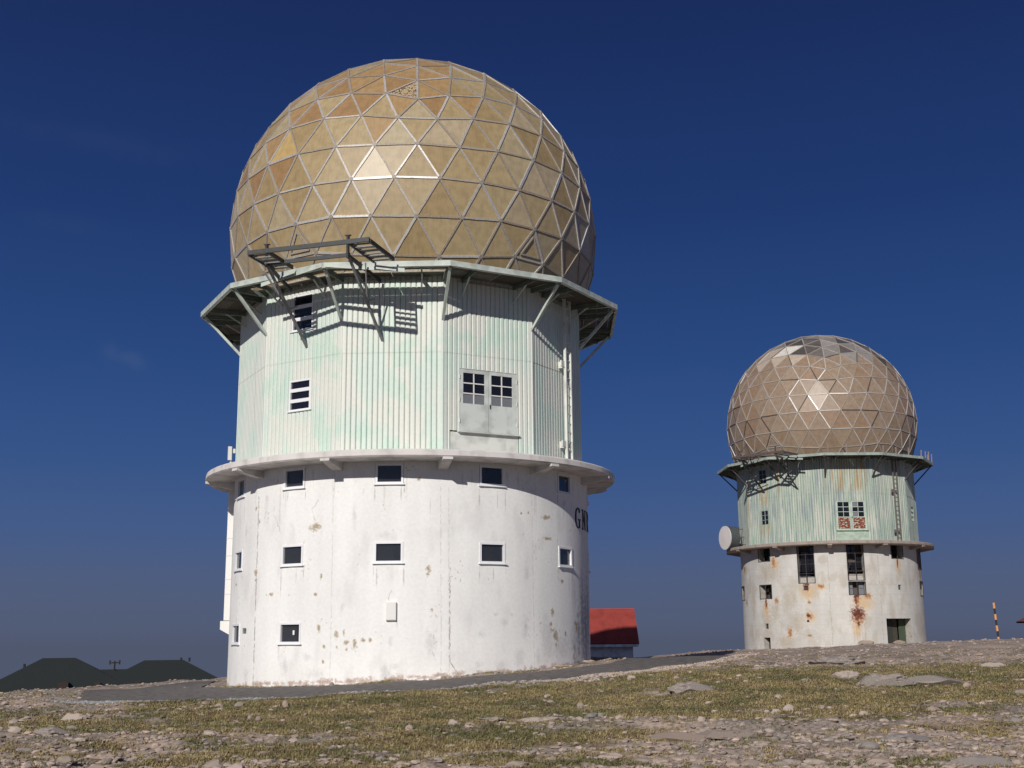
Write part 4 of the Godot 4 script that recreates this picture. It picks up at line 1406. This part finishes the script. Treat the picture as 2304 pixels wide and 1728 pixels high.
	M.batten = [grained(lin(0.42, 0.385, 0.335), fine, 1.3, 0.5, 0.15), grained(lin(0.35, 0.30, 0.24), fine, 1.3, 0.55, 0.1), grained(lin(0.60, 0.585, 0.565), fine, 1.3, 0.45, 0.25), grained(lin(0.50, 0.475, 0.44), fine, 1.3, 0.48, 0.2), grained(lin(0.80, 0.79, 0.78), fine, 1.3, 0.5, 0.7)]
	M.batten_dark = grained(lin(0.07, 0.06, 0.055), fine, 1.3, 0.7)
	M.glass = glass_pane(lin(0.012, 0.014, 0.022), 0.75)
	M.glass_blue = glass_pane(lin(0.045, 0.05, 0.058), 0.48)
	M.glass_dark = glass_pane(lin(0.012, 0.012, 0.016), 0.8)
	M.glass_dusty = glass_pane(lin(0.22, 0.23, 0.26), 0.7)
	M.glass_dusty.roughness = 0.5
	M.tar = grained(lin(0.165, 0.152, 0.145), tar_image(), 0.22, 0.93)
	M.ground = flat(Color.WHITE, 0.97)
	M.ground.vertex_color_use_as_albedo = true
	M.ground.albedo_texture = grain_image(512, 0.06, 0.6, 1.25, 31, 5)
	M.stone = []
	for c in [[0.40, 0.315, 0.255], [0.34, 0.28, 0.235], [0.29, 0.262, 0.24], [0.46, 0.385, 0.33]]:
		M.stone.append(grained(lin(c[0], c[1], c[2]), fine, 2.2, 0.95))
	M.lichen = grained(Color.WHITE, lichen_image(), 1.1, 0.95)
	M.gravel = flat(Color.WHITE, 0.95)
	M.gravel.vertex_color_use_as_albedo = true
	M.grass = flat(Color.WHITE, 0.9)
	M.grass.vertex_color_use_as_albedo = true
	M.grass.cull_mode = BaseMaterial3D.CULL_DISABLED
	M.red_roof = grained(lin(0.29, 0.043, 0.033), soft, 0.4, 0.7)
	M.hut_wall = grained(lin(0.78, 0.79, 0.80), soft, 0.5, 0.9)
	M.dark_roof = grained(lin(0.020, 0.026, 0.026), fine, 0.5, 0.75)
	M.dark_wall = flat(lin(0.012, 0.012, 0.012), 0.9)
	M.dark_rust = flat(lin(0.024, 0.019, 0.017), 0.9)
	M.dark_dormer = flat(lin(0.03, 0.022, 0.018), 0.9)
	M.cream = grained(lin(0.62, 0.54, 0.42), soft, 0.5, 0.9)
	M.brown_roof = grained(lin(0.17, 0.055, 0.045), soft, 0.5, 0.85)
	M.orange = flat(lin(0.62, 0.30, 0.10), 0.6)
	M.black = flat(lin(0.012, 0.012, 0.018), 0.6)
	M.letter = flat(lin(0.012, 0.014, 0.016), 0.5)
	M.dish_face = flat(lin(0.62, 0.58, 0.57), 0.6)
	M.dish_drum = grained(lin(0.075, 0.088, 0.092), fine, 0.8, 0.6)

func glass_pane(c: Color, a: float) -> StandardMaterial3D:
	var m := StandardMaterial3D.new()
	m.transparency = BaseMaterial3D.TRANSPARENCY_ALPHA
	m.albedo_color = Color(c.r, c.g, c.b, a)
	m.roughness = 0.04
	m.metallic_specular = 0.5
	return m

# ------------------------------------------------------------------ scene
func _ready() -> void:
	rng.seed = 20240611
	nz.seed = 4
	nz.frequency = 0.03
	nz.fractal_octaves = 4
	nf.seed = 9
	nf.frequency = 0.03
	nf.fractal_octaves = 3
	nw.seed = 17
	nw.frequency = 0.03
	nw.fractal_octaves = 2

	# camera at eye height, tilted up 12 degrees
	var cam := Camera3D.new()
	cam.name = "camera"
	cam.fov = 35.92
	cam.near = 0.05
	cam.far = 8000.0
	var pb := Basis(Vector3.RIGHT, deg_to_rad(12.03))
	var roll := deg_to_rad(-0.52)
	cam.basis = Basis(pb.x * cos(roll) + pb.y * sin(roll), pb.x * -sin(roll) + pb.y * cos(roll), pb.z)
	add_child(cam)
	cam.current = true

	var env := Environment.new()
	env.background_mode = Environment.BG_SKY
	var sky := Sky.new()
	var pano := PanoramaSkyMaterial.new()
	pano.panorama = make_sky()
	sky.sky_material = pano
	env.sky = sky
	env.tonemap_mode = Environment.TONE_MAPPER_LINEAR
	env.tonemap_exposure = 1.0
	env.sdfgi_enabled = true
	env.ssao_enabled = true
	env.ssil_enabled = true
	var we := WorldEnvironment.new()
	we.name = "environment"
	we.environment = env
	add_child(we)

	var sun := DirectionalLight3D.new()
	sun.name = "sun"
	sun.light_energy = 1.24
	sun.light_color = Color(1.0, 0.975, 0.945)
	sun.light_angular_distance = 0.5
	sun.shadow_enabled = true
	add_child(sun)
	sun.look_at_from_position(SUN * 50.0, Vector3.ZERO)

	materials()
	ground_points()
	var pairs := [[-11.2, 31.6, -15.0, 42.5], [-10.6, 31.1, -13.3, 46.3], [-9.9, 30.6, -11.0, 46.5], [-9.0, 30.2, -10.3, 41.2], [-7.6, 29.7, -9.6, 37.3], [-5.8, 29.4, -7.2, 35.0], [-3.06, 29.3, -3.9, 33.6], [0.46, 30.0, -0.5, 34.3], [1.8, 31.6, 1.9, 36.2], [2.83, 32.9, 3.2, 38.8], [4.0, 34.6, 3.8, 41.3], [4.85, 35.9, 4.1, 44.5], [6.3, 39.8, 4.6, 48.5], [8.1, 45.3, 5.8, 52.0], [9.6, 52.0, 7.6, 57.0], [10.8, 60.0, 9.6, 62.0]]
	for p in pairs:
		road_poly.append(Vector2(p[0], -p[1]))
	for i in range(pairs.size() - 1, -1, -1):
		road_poly.append(Vector2(pairs[i][2], -pairs[i][3]))

	# --- ground: fine sheet near the camera, coarser beyond, falling away on all sides of the summit
	var gs := mk()
	gs.set_smooth_group(0)
	var hole := Rect2(-15.0, -40.8, 30.6, 30.0)
	ground_grid(gs, -15.0, 15.6, -40.8, -10.8, 0.15)
	var hole2 := Rect2(-51.0, -109.8, 102.0, 117.0)
	ground_grid(gs, -51.0, 51.0, -109.8, 7.2, 0.6, hole)
	ground_grid(gs, -801.0, 801.0, -859.8, 757.2, 15.0, hole2.grow(-0.1))
	var gr := put(gs, "ground", M.ground, self)
	gr.set_meta("kind", "structure")

	# --- tarmac apron
	var rs := mk()
	var n := pairs.size()
	for i in n - 1:
		for s in 4:
			for v in 8:
				var q := []
				for c in [[0, 0], [1, 0], [1, 1], [0, 1]]:
					var u: float = (s + c[0]) / 4.0
					var near := Vector2(pairs[i][0], pairs[i][1]).lerp(Vector2(pairs[i + 1][0], pairs[i + 1][1]), u)
					var far := Vector2(pairs[i][2], pairs[i][3]).lerp(Vector2(pairs[i + 1][2], pairs[i + 1][3]), u)
					var p := near.lerp(far, (v + c[1]) / 8.0)
					p += Vector2(nf.get_noise_2d(p.x * 60.0, p.y * 60.0), nf.get_noise_2d(p.y * 60.0, p.x * 60.0)) * 0.12
					q.append(Vector3(p.x, smooth_height(p.x, -p.y) + 0.02, -p.y))
				quad(rs, q[0], q[1], q[2], q[3])
				if v == 0:
					quad(rs, q[0] + Vector3(0, -0.12, 0.02), q[1] + Vector3(0, -0.12, 0.02), q[1], q[0])
	put(rs, "road", M.tar, self).set_meta("kind", "structure")

	# --- the two radar towers
	var near_tower := radar_tower("white painted radar tower with tan geodesic dome and pale green cladding", Vector3(-3.484, -1.6, -41.129), deg_to_rad(-46.84), -51.68, 52.03, false)
	hatch(near_tower, 52.03, -51.68, 37.2, -16.5, false)
	hatch(near_tower, 52.03, -51.68, -34.4, -16.1, false)
	near_tower_fittings(near_tower)
	var old_tower := radar_tower("rust-streaked grey radar tower with brown geodesic dome patched grey on top", Vector3(21.993, -1.132, -83.425), deg_to_rad(-73.83), -59.06, 64.92, true)
	hatch(old_tower, 64.92, -59.06, -30.4, -16.2, true)
	var rod := mk()
	tube(rod, Vector3(-1.2, H_DOME + R_DOME + Y0 - 0.25, -1.0), Vector3(-1.2, H_DOME + R_DOME + Y0 + 0.35, -1.0), 0.03, 0.015, 6)
	put(rod, "lightning_rod", M.gantry_old, old_tower)
	antenna_mast()
	dish()
	hut()
	dark_building()
	cottage()
	snow_pole()
	low_wall()
	rocks()
	turf()

func near_tower_fittings(t: Node3D) -> void:
	# letters on the wall
	var font := SystemFont.new()
	font.font_names = PackedStringArray(["Droid Serif"])
	var first: MeshInstance3D = null
	var word := "GNR"
	for i in 3:
		var phi := 114.2 + 6.9 * i
		var tm := TextMesh.new()
		tm.text = word[i]
		tm.font = font
		tm.font_size = 96
		tm.pixel_size = 0.0097
		tm.depth = 0.04
		var o := MeshInstance3D.new()
		o.mesh = tm
		o.material_override = M.letter
		o.name = "letter"
		t.add_child(o, true)
		o.transform = Transform3D(frame_basis(phi).scaled_local(Vector3(0.82, 1.0, 1.0)), lp(phi, R_CONC + 0.005, 3.76))
	# meter box
	var b := frame_basis(46.0)
	var st := mk()
	obox(st, lp(46.0, R_CONC + 0.03, 0.75), b.x * 0.15, Vector3.UP * 0.26, b.z * 0.06)
	var mb := put(st, "meter_box", M.white_paint, t)
	var lid := mk()
	obox(lid, lp(46.0, R_CONC + 0.095, 0.75), b.x * 0.13, Vector3.UP * 0.24, b.z * 0.006)
	put(lid, "lid", M.white_paint, mb)
	# cable duct down the side of the drum
	var db := frame_basis(-44.0)
	for s in [[0.62, 5.14, 0.17, 6.22], [0.32, 0.6, 0.20, 6.30]]:
		var du := mk()
		obox(du, lp(-44.0, s[3], (s[0] + s[1]) / 2), db.x * 0.2, Vector3.UP * (s[1] - s[0]) / 2, db.z * s[2])
		put(du, "duct" if s[0] > 0.5 else "duct_box", M.white_paint, t)
	var sl := mk()
	var c := lp(-44.0, 6.30, 0.32)
	var a0 := c - db.x * 0.2 + db.z * 0.2
	var a1 := c + db.x * 0.2 + db.z * 0.2
	var a2 := c + db.x * 0.2 - db.z * 0.2
	var a3 := c - db.x * 0.2 - db.z * 0.2
	var dn := Vector3(0, -0.22, 0)
	quad(sl, a3 + dn, a2 + dn, a1, a0)
	tri(sl, a1, a2 + dn, a2)
	tri(sl, a0, a3, a3 + dn)
	put(sl, "duct_hood", M.white_paint, t)
	for h in [1.5, 2.0, 2.8, 3.4, 4.3]:
		var jt := mk()
		obox(jt, lp(-44.0, 6.22, h), db.x * 0.206, Vector3.UP * 0.012, db.z * 0.176)
		put(jt, "duct_joint", M.reveal, t)

func antenna_mast() -> void:
	var th := thing("antenna_mast", "short white panel antenna mast on the white tower's concrete ledge", "antenna", Vector3(-10.25, 3.80, -42.7), 0.4)
	var st := mk()
	tube(st, Vector3.ZERO, Vector3(0, 0.5, 0), 0.22, 0.12, 10)
	put(st, "footing", M.ring, th)
	var p := mk()
	tube(p, Vector3(0, 0.4, 0), Vector3(0, 1.45, 0), 0.045, 0.04, 8)
	put(p, "pole", M.white_paint, th)
	var a := mk()
	box(a, Vector3(-0.06, 1.2, 0.06), Vector3(0.13, 0.5, 0.09))
	put(a, "panel_antenna", M.white_paint, th)
	var a2 := mk()
	box(a2, Vector3(0.1, 1.3, 0.0), Vector3(0.09, 0.16, 0.09))
	put(a2, "junction_box", M.white_paint, th)
	th.position.y = H_RING - 0.0

func dish() -> void:
	# drum antenna bolted to the ledge of the old tower
	var th := thing("drum_antenna", "round drum antenna with pale cover on the rust-streaked tower's ledge", "antenna", Vector3(14.72, 6.58, -82.9))
	var n := Vector3(-0.94, 0.0, 0.343).normalized()
	var x := Vector3.UP.cross(n).normalized()
	var r := 0.80
	var dr := mk()
	var fc := mk()
	var rim := mk()
	for i in 32:
		var a0 := TAU * i / 32
		var a1 := TAU * (i + 1) / 32
		var d0 := x * cos(a0) + Vector3.UP * sin(a0)
		var d1 := x * cos(a1) + Vector3.UP * sin(a1)
		quad(dr, d0 * r - n * 0.75, d1 * r - n * 0.75, d1 * r, d0 * r)
		tri(dr, -n * 0.8, d1 * r - n * 0.75, d0 * r - n * 0.75)
		tri(fc, n * 0.05, d0 * (r + 0.0) + n * 0.01, d1 * (r + 0.0) + n * 0.01)
		quad(rim, d0 * (r + 0.02) - n * 0.05, d1 * (r + 0.02) - n * 0.05, d1 * (r + 0.02) + n * 0.012, d0 * (r + 0.02) + n * 0.012)
		quad(rim, d0 * (r + 0.02) + n * 0.012, d1 * (r + 0.02) + n * 0.012, d1 * (r - 0.03) + n * 0.014, d0 * (r - 0.03) + n * 0.014)
	put(dr, "drum", M.dish_drum, th)
	put(fc, "cover", M.dish_face, th)
	put(rim, "rim", M.dish_face, th)
	for k in 3:
		var ar := mk()
		var from := -n * 0.75 + x * (0.35 * (k - 1)) + Vector3.UP * (0.5 - 0.45 * k)
		beam(ar, from, from + Vector3(1.2, 0.25 - 0.2 * k, -0.3), 0.05, 0.05)
		put(ar, "arm", M.gantry_old, th)
	var ps := mk()
	beam(ps, Vector3(1.0, -0.75, -0.35), Vector3(1.05, 0.75, -0.35), 0.09, 0.09)
	put(ps, "post", M.gantry_old, th)

func hut() -> void:
	var th := thing("hut", "small white hut with red gable roof behind the white tower", "hut", Vector3(5.2, -2.3, -79.8))
	var w := mk()
	# walls: x -2.6..2.4, z -2.2..2.0, eaves at 1.75 over the foot, gable to 3.85
	var e := 1.72
	var g := 3.85
	box(w, Vector3(-0.1, (e + -0.6) / 2, 0), Vector3(5.0, e + 0.6, 4.1))
	for s in [-2.6, 2.4]:
		var a := Vector3(s, e, 2.05)
		var b := Vector3(s, e, -2.05)
		var c := Vector3(s, g - 0.05, 0)
		if s > 0:
			tri(w, a, b, c)
		else:
			tri(w, b, a, c)
	put(w, "wall", M.hut_wall, th)
	for sg in [1.0, -1.0]:
		var r := mk()
		var p := Vector3(0, g + 0.1, 0)
		var q := Vector3(0, e + 0.05, 2.6 * sg)
		var d := (q - p).normalized()
		var nrm := Vector3(0, 2.5, 2.0 * sg).normalized()
		var m := (p + q) / 2
		if sg > 0:
			obox(r, m, Vector3(2.75, 0, 0), d * p.distance_to(q) / 2 * -1.0, nrm * 0.05)
		else:
			obox(r, m, Vector3(-2.75, 0, 0), d * p.distance_to(q) / 2 * -1.0, nrm * 0.05)
		var ro := put(r, "roof", M.red_roof, th)
		var fb := mk()
		box(fb, q + Vector3(0, -0.1, 0.02 * sg), Vector3(5.4, 0.16, 0.04))
		put(fb, "eaves_board", M.hut_wall, ro)
	var rc := mk()
	tube(rc, Vector3(-2.75, g + 0.14, 0), Vector3(2.75, g + 0.14, 0), 0.08, 0.08, 6)
	put(rc, "ridge_cap", M.red_roof, th)

func dark_building() -> void:
	var th := thing("hipped_building", "low black-green building with two hipped roofs below the plateau edge", "building", Vector3(-34.6, -8.5, -104.3), deg_to_rad(18.4))
	var a := mk()
	hip_roof(a, -11.4, 3.0, -6.0, 6.0, 3.9, 7.06, 2.6)
	var r1 := put(a, "hipped_roof", M.dark_roof, th)
	var b := mk()
	hip_roof(b, -2.6, 11.3, -5.6, 5.2, 3.9, 6.76, 3.25)
	put(b, "hipped_roof", M.dark_roof, th)
	var c := mk()
	hip_roof(c, -6.0, 7.0, -4.2, 4.4, 3.9, 6.05, 8.0)
	var lk := put(c, "link_roof", M.dark_roof, th)
	var w := mk()
	box(w, Vector3(-4.2, 1.6, 0), Vector3(13.6, 4.6, 11.2))
	box(w, Vector3(4.4, 1.6, -0.2), Vector3(13.0, 4.6, 10.0))
	put(w, "wall", M.dark_wall, th)
	# pipe, cross-shaped aerial, dormers and vents
	var p := mk()
	tube(p, Vector3(-6.9, 6.0, 0.0), Vector3(-6.9, 6.62, 0.0), 0.1, 0.1, 8)
	put(p, "chimney_pipe", M.dark_rust, r1)
	var t := mk()
	beam(t, Vector3(0.3, 5.9, 0.3), Vector3(0.3, 6.75, 0.3), 0.11, 0.11)
	beam(t, Vector3(-0.12, 6.6, 0.3), Vector3(0.72, 6.6, 0.3), 0.1, 0.1)
	for x in [-0.1, 0.7]:
		beam(t, Vector3(x, 6.45, 0.3), Vector3(x, 6.82, 0.3), 0.09, 0.09)
	put(t, "aerial", M.dark_rust, lk)
	for v in [[-3.6, 4.75, 4.3, 0.8, 0.9, 1.0], [-1.0, 4.85, 4.3, 0.45, 0.6, 0.6], [2.2, 4.85, 3.6, 0.45, 0.6, 0.6], [8.2, 4.95, 3.4, 0.35, 0.6, 0.5]]:
		var d := mk()
		box(d, Vector3(v[0], v[1], v[2]), Vector3(v[3], v[4], v[5]))
		put(d, "dormer", M.dark_dormer, r1)
	for x in [5.8, 6.5]:
		var k := mk()
		tube(k, Vector3(x, 6.6, -0.2), Vector3(x, 6.95, -0.2), 0.1, 0.1, 6)
		put(k, "roof_vent", M.dark_rust, th)

func cottage() -> void:
	var th := thing("cottage", "cream cottage corner with brown hipped roof beside striped snow pole", "house", Vector3(43.0, -1.2, -90.5))
	var w := mk()
	box(w, Vector3(0, 0.75, 0), Vector3(6.9, 2.5, 5.4))
	put(w, "wall", M.cream, th)
	var r := mk()
	hip_roof(r, -4.05, 4.05, -3.3, 3.3, 1.98, 4.1, 1.6)
	put(r, "roof", M.brown_roof, th)
	var f := mk()
	for s in [[0.0, 3.28, 8.1, 0.05], [0.0, -3.28, 8.1, 0.05]]:
		box(f, Vector3(s[0], 1.93, s[1]), Vector3(s[2], 0.14, s[3]))
	put(f, "eaves_board", M.dark_wall, th)
	var d := mk()
	box(d, Vector3(-3.0, 1.45, 2.72), Vector3(0.5, 0.8, 0.06))
	put(d, "shutter", M.dark_wall, th)

func snow_pole() -> void:
	var y := -0.55
	var th := thing("snow_pole", "upright snow pole banded orange and black on the stony rise", "pole", Vector3(25.96, y, -65.0))
	th.rotation.z = 0.045
	var h := 2.1
	for i in 7:
		var st := mk()
		var r := 0.062 if i % 2 == 0 else 0.05
		tube(st, Vector3(0, h - 0.3 * (i + 1), 0), Vector3(0, h - 0.3 * i, 0), r, r, 10)
		put(st, "band", M.orange if i % 2 == 0 else M.black, th)

func low_wall() -> void:
	var th := thing("concrete_kerb_block", "long pale concrete block lying before the dark hipped building", "block", Vector3(-21.4, -3.6, -55.8), 0.25)
	var st := mk()
	box(st, Vector3(0, 0.5, 0), Vector3(1.15, 1.3, 0.5))
	put(st, "block", M.ring, th)
	var c := mk()
	box(c, Vector3(0, 1.18, 0), Vector3(1.25, 0.09, 0.6))
	put(c, "coping", M.hut_wall, th)

func rocks() -> void:
	var big := []
	var mid := []
	for i in 5:
		big.append(rock_mesh(100 + i, 3, 0.35, 1.0))
	for i in 8:
		mid.append(rock_mesh(200 + i, 1, 0.4, 1.0))
	# the stones one can point to: x, z, width, height
	var named := {
		0: "large lichen-grey granite slab lying tilted in the yellow grass",
		1: "rounded pale pink boulder in grass near two long grey slabs",
		2: "long lichen-spotted grey outcrop in the grass beside rounded boulder",
		3: "long low grey outcrop with pale crest in dry grass",
		5: "broad flat grey rock sheet at the edge of the grass",
		8: "largest of three white stones lying in a row on turf",
		9: "flat cream rock slab in the grass below the tarmac's end",
		10: "flat pale grey slab among scattered stones in the grass",
		11: "single orange-brown upright block by the tarmac's gravel edge",
		15: "pale grey pointed stone in grass below the white tower",
		21: "squarish cream block standing alone on the stony turf",
		28: "wide flat pinkish rock sheet in the stony foreground",
		33: "pile of tan rocks before the rust-streaked tower's garage door"}
	var spots := [[3.50,-24.12,0.92,0.25],[7.10,-26.03,0.67,0.22],[7.50,-24.66,1.21,0.27],[8.68,-25.02,1.29,0.20],[8.96,-24.17,0.19,0.12],[9.31,-34.35,1.74,0.27],[4.06,-19.75,0.10,0.08],
		[4.19,-19.62,0.19,0.09],[4.40,-19.68,0.24,0.12],[-8.35,-23.09,0.51,0.14],[-7.35,-19.40,0.55,0.14],[-4.72,-25.23,0.17,0.17],[-4.97,-23.02,0.11,0.12],[-4.79,-22.86,0.12,0.11],
		[-4.57,-22.80,0.09,0.08],[-0.97,-19.33,0.20,0.12],[-1.63,-18.88,0.16,0.09],[-2.01,-18.84,0.21,0.07],[-1.72,-15.84,0.16,0.10],[-1.59,-15.85,0.08,0.06],[-1.36,-14.76,0.17,0.08],
		[1.16,-21.83,0.15,0.12],[1.38,-19.81,0.13,0.08],[2.80,-18.44,0.13,0.08],[6.05,-16.68,0.07,0.09],[0.44,-14.82,0.10,0.07],[-0.38,-19.75,0.45,0.07],[0.40,-19.65,0.81,0.10],
		[2.24,-17.19,0.98,0.13],[3.00,-17.29,0.99,0.09],[5.27,-16.42,0.71,0.12],[2.89,-30.04,0.27,0.11],[3.74,-28.23,0.17,0.09],[24.21,-76.2,0.8,0.24],[22.02,-75.87,1.0,0.22],
		[2.46,-39.01,0.73,0.12],[1.37,-37.2,0.38,0.12],[-5.21,-34.75,0.15,0.12],[-2.03,-34.85,0.16,0.11],[11.78,-29.85,0.6,0.12],[-6.31,-26.01,0.24,0.11],[-5.90,-26.10,0.20,0.12],
		[-8.25,-27.13,0.19,0.10],[-10.1,-37.4,0.11,0.10],[8.13,-21.70,0.19,0.08],[9.26,-22.33,0.36,0.13],[6.09,-25.46,0.24,0.07],[5.35,-18.82,0.15,0.07],[6.44,-18.90,0.30,0.09],
		[2.71,-14.27,0.25,0.09],[3.06,-14.20,0.22,0.08],[3.49,-14.31,0.33,0.09],[4.14,-13.92,0.38,0.09],[4.03,-14.58,0.17,0.07],[5.23,-13.76,0.67,0.12],[1.15,-15.18,0.34,0.06],
		[-2.15,-18.12,0.19,0.05],[-2.19,-16.69,0.18,0.05],[-4.93,-16.51,0.08,0.07],[-4.64,-18.68,0.22,0.05],[-5.25,-15.89,0.44,0.09],[-5.58,-15.24,0.22,0.09],[-6.79,-17.14,0.35,0.07],
		[-8.13,-19.95,0.24,0.10],[-6.32,-16.57,0.27,0.06],[-6.36,-15.80,0.32,0.06],[-7.42,-20.55,0.18,0.10],[-6.34,-17.96,0.21,0.06]]
	for i in spots.size():
		var s: Array = spots[i]
		var w: float = s[2]
		var h: float = s[3]
		var mesh: Mesh = big[i % 5] if w > 0.4 else mid[i % 8]
		var mm: Material = M.stone[i % 4]
		if i in [0, 2, 3, 5, 10]:
			mm = M.lichen
		if i in [1, 6, 7, 8, 9]:
			mm = M.stone[3]
		if i in [33, 34]:
			mm = M.stone[0]
		if i == 11:
			mm = M.stone[0]
		var o := put_mesh(mesh, numbered("boulder" if w > 0.4 else "stone"), mm, self)
		o.position = Vector3(s[0], surface(s[0], s[1]) + h * 0.22, s[1] - w * 0.2)
		o.basis = Basis(Vector3.UP, rng.randf_range(-0.5, 0.5)).scaled(Vector3(w * 1.0, h * 1.35, maxf(w * 0.6, h)))
		if named.has(i):
			tag(o, named[i], "rock")
		elif w > 0.4:
			tag(o, "low weathered granite slab half sunk in the stony turf", "rock", "half-sunk granite slabs")
		else:
			stone_label(o, maxi(0, M.stone.find(mm)), s[0], s[1])
	# more loose stones of a hand's size and up
	var made := 0
	while made < 170:
		var f := 13.6 + 24.0 * pow(rng.randf(), 1.5)
		var x := rng.randf_range(-0.47, 0.47) * f
		if rng.randf() > 0.25 + rockiness(x, -f) or off_road(x, -f) < 0.15:
			continue
		var w := 0.07 + 0.16 * pow(rng.randf(), 2.5)
		var o := put_mesh(mid[rng.randi() % 8], numbered("stone"), M.stone[rng.randi() % 4], self)
		o.position = Vector3(x, surface(x, -f) + w * 0.1, -f)
		o.basis = Basis(Vector3.UP, rng.randf() * TAU) * Basis(Vector3.RIGHT, rng.randfn() * 0.2)
		o.basis = o.basis.scaled_local(Vector3(w * 1.3, w * rng.randf_range(0.4, 0.8), w))
		stone_label(o, M.stone.find(o.material_override), x, -f)
		made += 1
	# rubble and chips nobody could count
	var xf := []
	var cols := []
	var chip := rock_mesh(301, 0, 0.3, 0.8)
	var tries := 0
	while xf.size() < 32000 and tries < 200000:
		tries += 1
		var f := 13.0 + 70.0 * pow(rng.randf(), 2.4)
		var x := rng.randf_range(-0.47, 0.47) * f
		var away := off_road(x, -f)
		if away < 0.03:
			continue
		var r := rockiness(x, -f)
		if away < 0.9 and f < 45.0:
			r = 1.0
		if rng.randf() > 0.2 + r:
			continue
		var w := (0.025 + 0.09 * pow(rng.randf(), 3.0)) * (1.0 + 0.012 * f)
		var k := Basis(Vector3.UP, rng.randf() * TAU) * Basis(Vector3.RIGHT, rng.randfn() * 0.25)
		xf.append(Transform3D(k.scaled_local(Vector3(w * 1.4, w * rng.randf_range(0.35, 0.8), w)), Vector3(x, surface(x, -f) + w * 0.08, -f)))
		var v := rng.randf_range(0.75, 1.2)
		var c := Color(0.45, 0.35, 0.285).lerp(Color(0.31, 0.27, 0.24), rng.randf())
		if away < 0.9 and x < 1.0 and f < 40.0:
			c = Color(0.24, 0.245, 0.255).lerp(c, rng.randf() * 0.6)
		cols.append(Color(c.r * v, c.g * v, c.b * v))
	# crushed-stone shoulder along the tarmac
	for i in 6500:
		var k := rng.randi() % (road_poly.size() / 2 - 2)
		var a := road_poly[k]
		var b := road_poly[k + 1]
		var nrm := (b - a).orthogonal().normalized()
		var p := a.lerp(b, rng.randf()) + nrm * (-1.0 if nrm.y < 0.0 else 1.0) * (0.02 + 0.95 * pow(rng.randf(), 1.3))
		if off_road(p.x, p.y) < 0.02:
			continue
		var w := 0.04 + 0.08 * pow(rng.randf(), 2.0)
		var kb := Basis(Vector3.UP, rng.randf() * TAU) * Basis(Vector3.RIGHT, rng.randfn() * 0.3)
		xf.append(Transform3D(kb.scaled_local(Vector3(w * 1.3, w * rng.randf_range(0.5, 0.9), w)), Vector3(p.x, surface(p.x, p.y) + w * 0.15, p.y)))
		var v := rng.randf_range(0.75, 1.25)
		var c := Color(0.30, 0.30, 0.305).lerp(Color(0.44, 0.36, 0.30), smoothstep(-3.0, 3.0, p.x + rng.randfn() * 1.5))
		cols.append(Color(c.r * v, c.g * v, c.b * v))
	scatter("rubble", chip, M.gravel, xf, cols, "grey and pinkish granite rubble strewn over the bare ground", "rubble")

func stone_label(o: Node, k: int, x: float, z: float) -> void:
	var tone: String = ["tan", "brownish grey", "grey", "pale cream"][k]
	var bare := rockiness(x, z) > 0.5
	if z < -33.0:
		tag(o, "loose %s granite stone beyond the turf near the tarmac" % tone, "stone", "%s stones near the tarmac" % tone)
	elif bare:
		tag(o, "loose %s granite stone among rubble on bare ground" % tone, "stone", "%s stones on bare ground" % tone)
	else:
		tag(o, "loose %s granite stone lying in the dry grass" % tone, "stone", "%s stones in the grass" % tone)

func turf() -> void:
	var sets := [[], [], []]
	var cs := [[], [], []]
	var tries := 0
	var total := 0
	while total < 42000 and tries < 260000:
		tries += 1
		var f := 13.0 + 32.0 * pow(rng.randf(), 1.5)
		var x := rng.randf_range(-0.47, 0.47) * f
		var away := off_road(x, -f)
		if away < 0.04:
			continue
		var r := rockiness(x, -f)
		if rng.randf() > 1.05 - r * 1.0:
			continue
		if away < 0.7 and f < 33.0 and rng.randf() > 0.12:
			continue
		var s := rng.randf_range(0.7, 1.4) * (1.0 + 0.012 * (f - 14.0))
		var g := nz.get_noise_2d(x * 16.0, -f * 16.0 + 40.0)
		var c := Color(0.33, 0.265, 0.125).lerp(Color(0.165, 0.16, 0.066), clampf(0.4 + 1.8 * g + 0.15 * rng.randfn(), 0, 1))
		if rng.randf() < 0.15:
			c = Color(0.21, 0.15, 0.10)
		var k := rng.randi() % 3
		sets[k].append(Transform3D(Basis(Vector3.UP, rng.randf() * TAU).scaled(Vector3(s, s * rng.randf_range(0.6, 1.1), s)), Vector3(x, surface(x, -f) - 0.005, -f)))
		cs[k].append(c)
		total += 1
	for k in 3:
		scatter("dry_grass", tuft_mesh(50 + k, 14, 0.045, 0.08), M.grass, sets[k], cs[k], "short dry yellow-green alpine grass covering the ground", "grass")
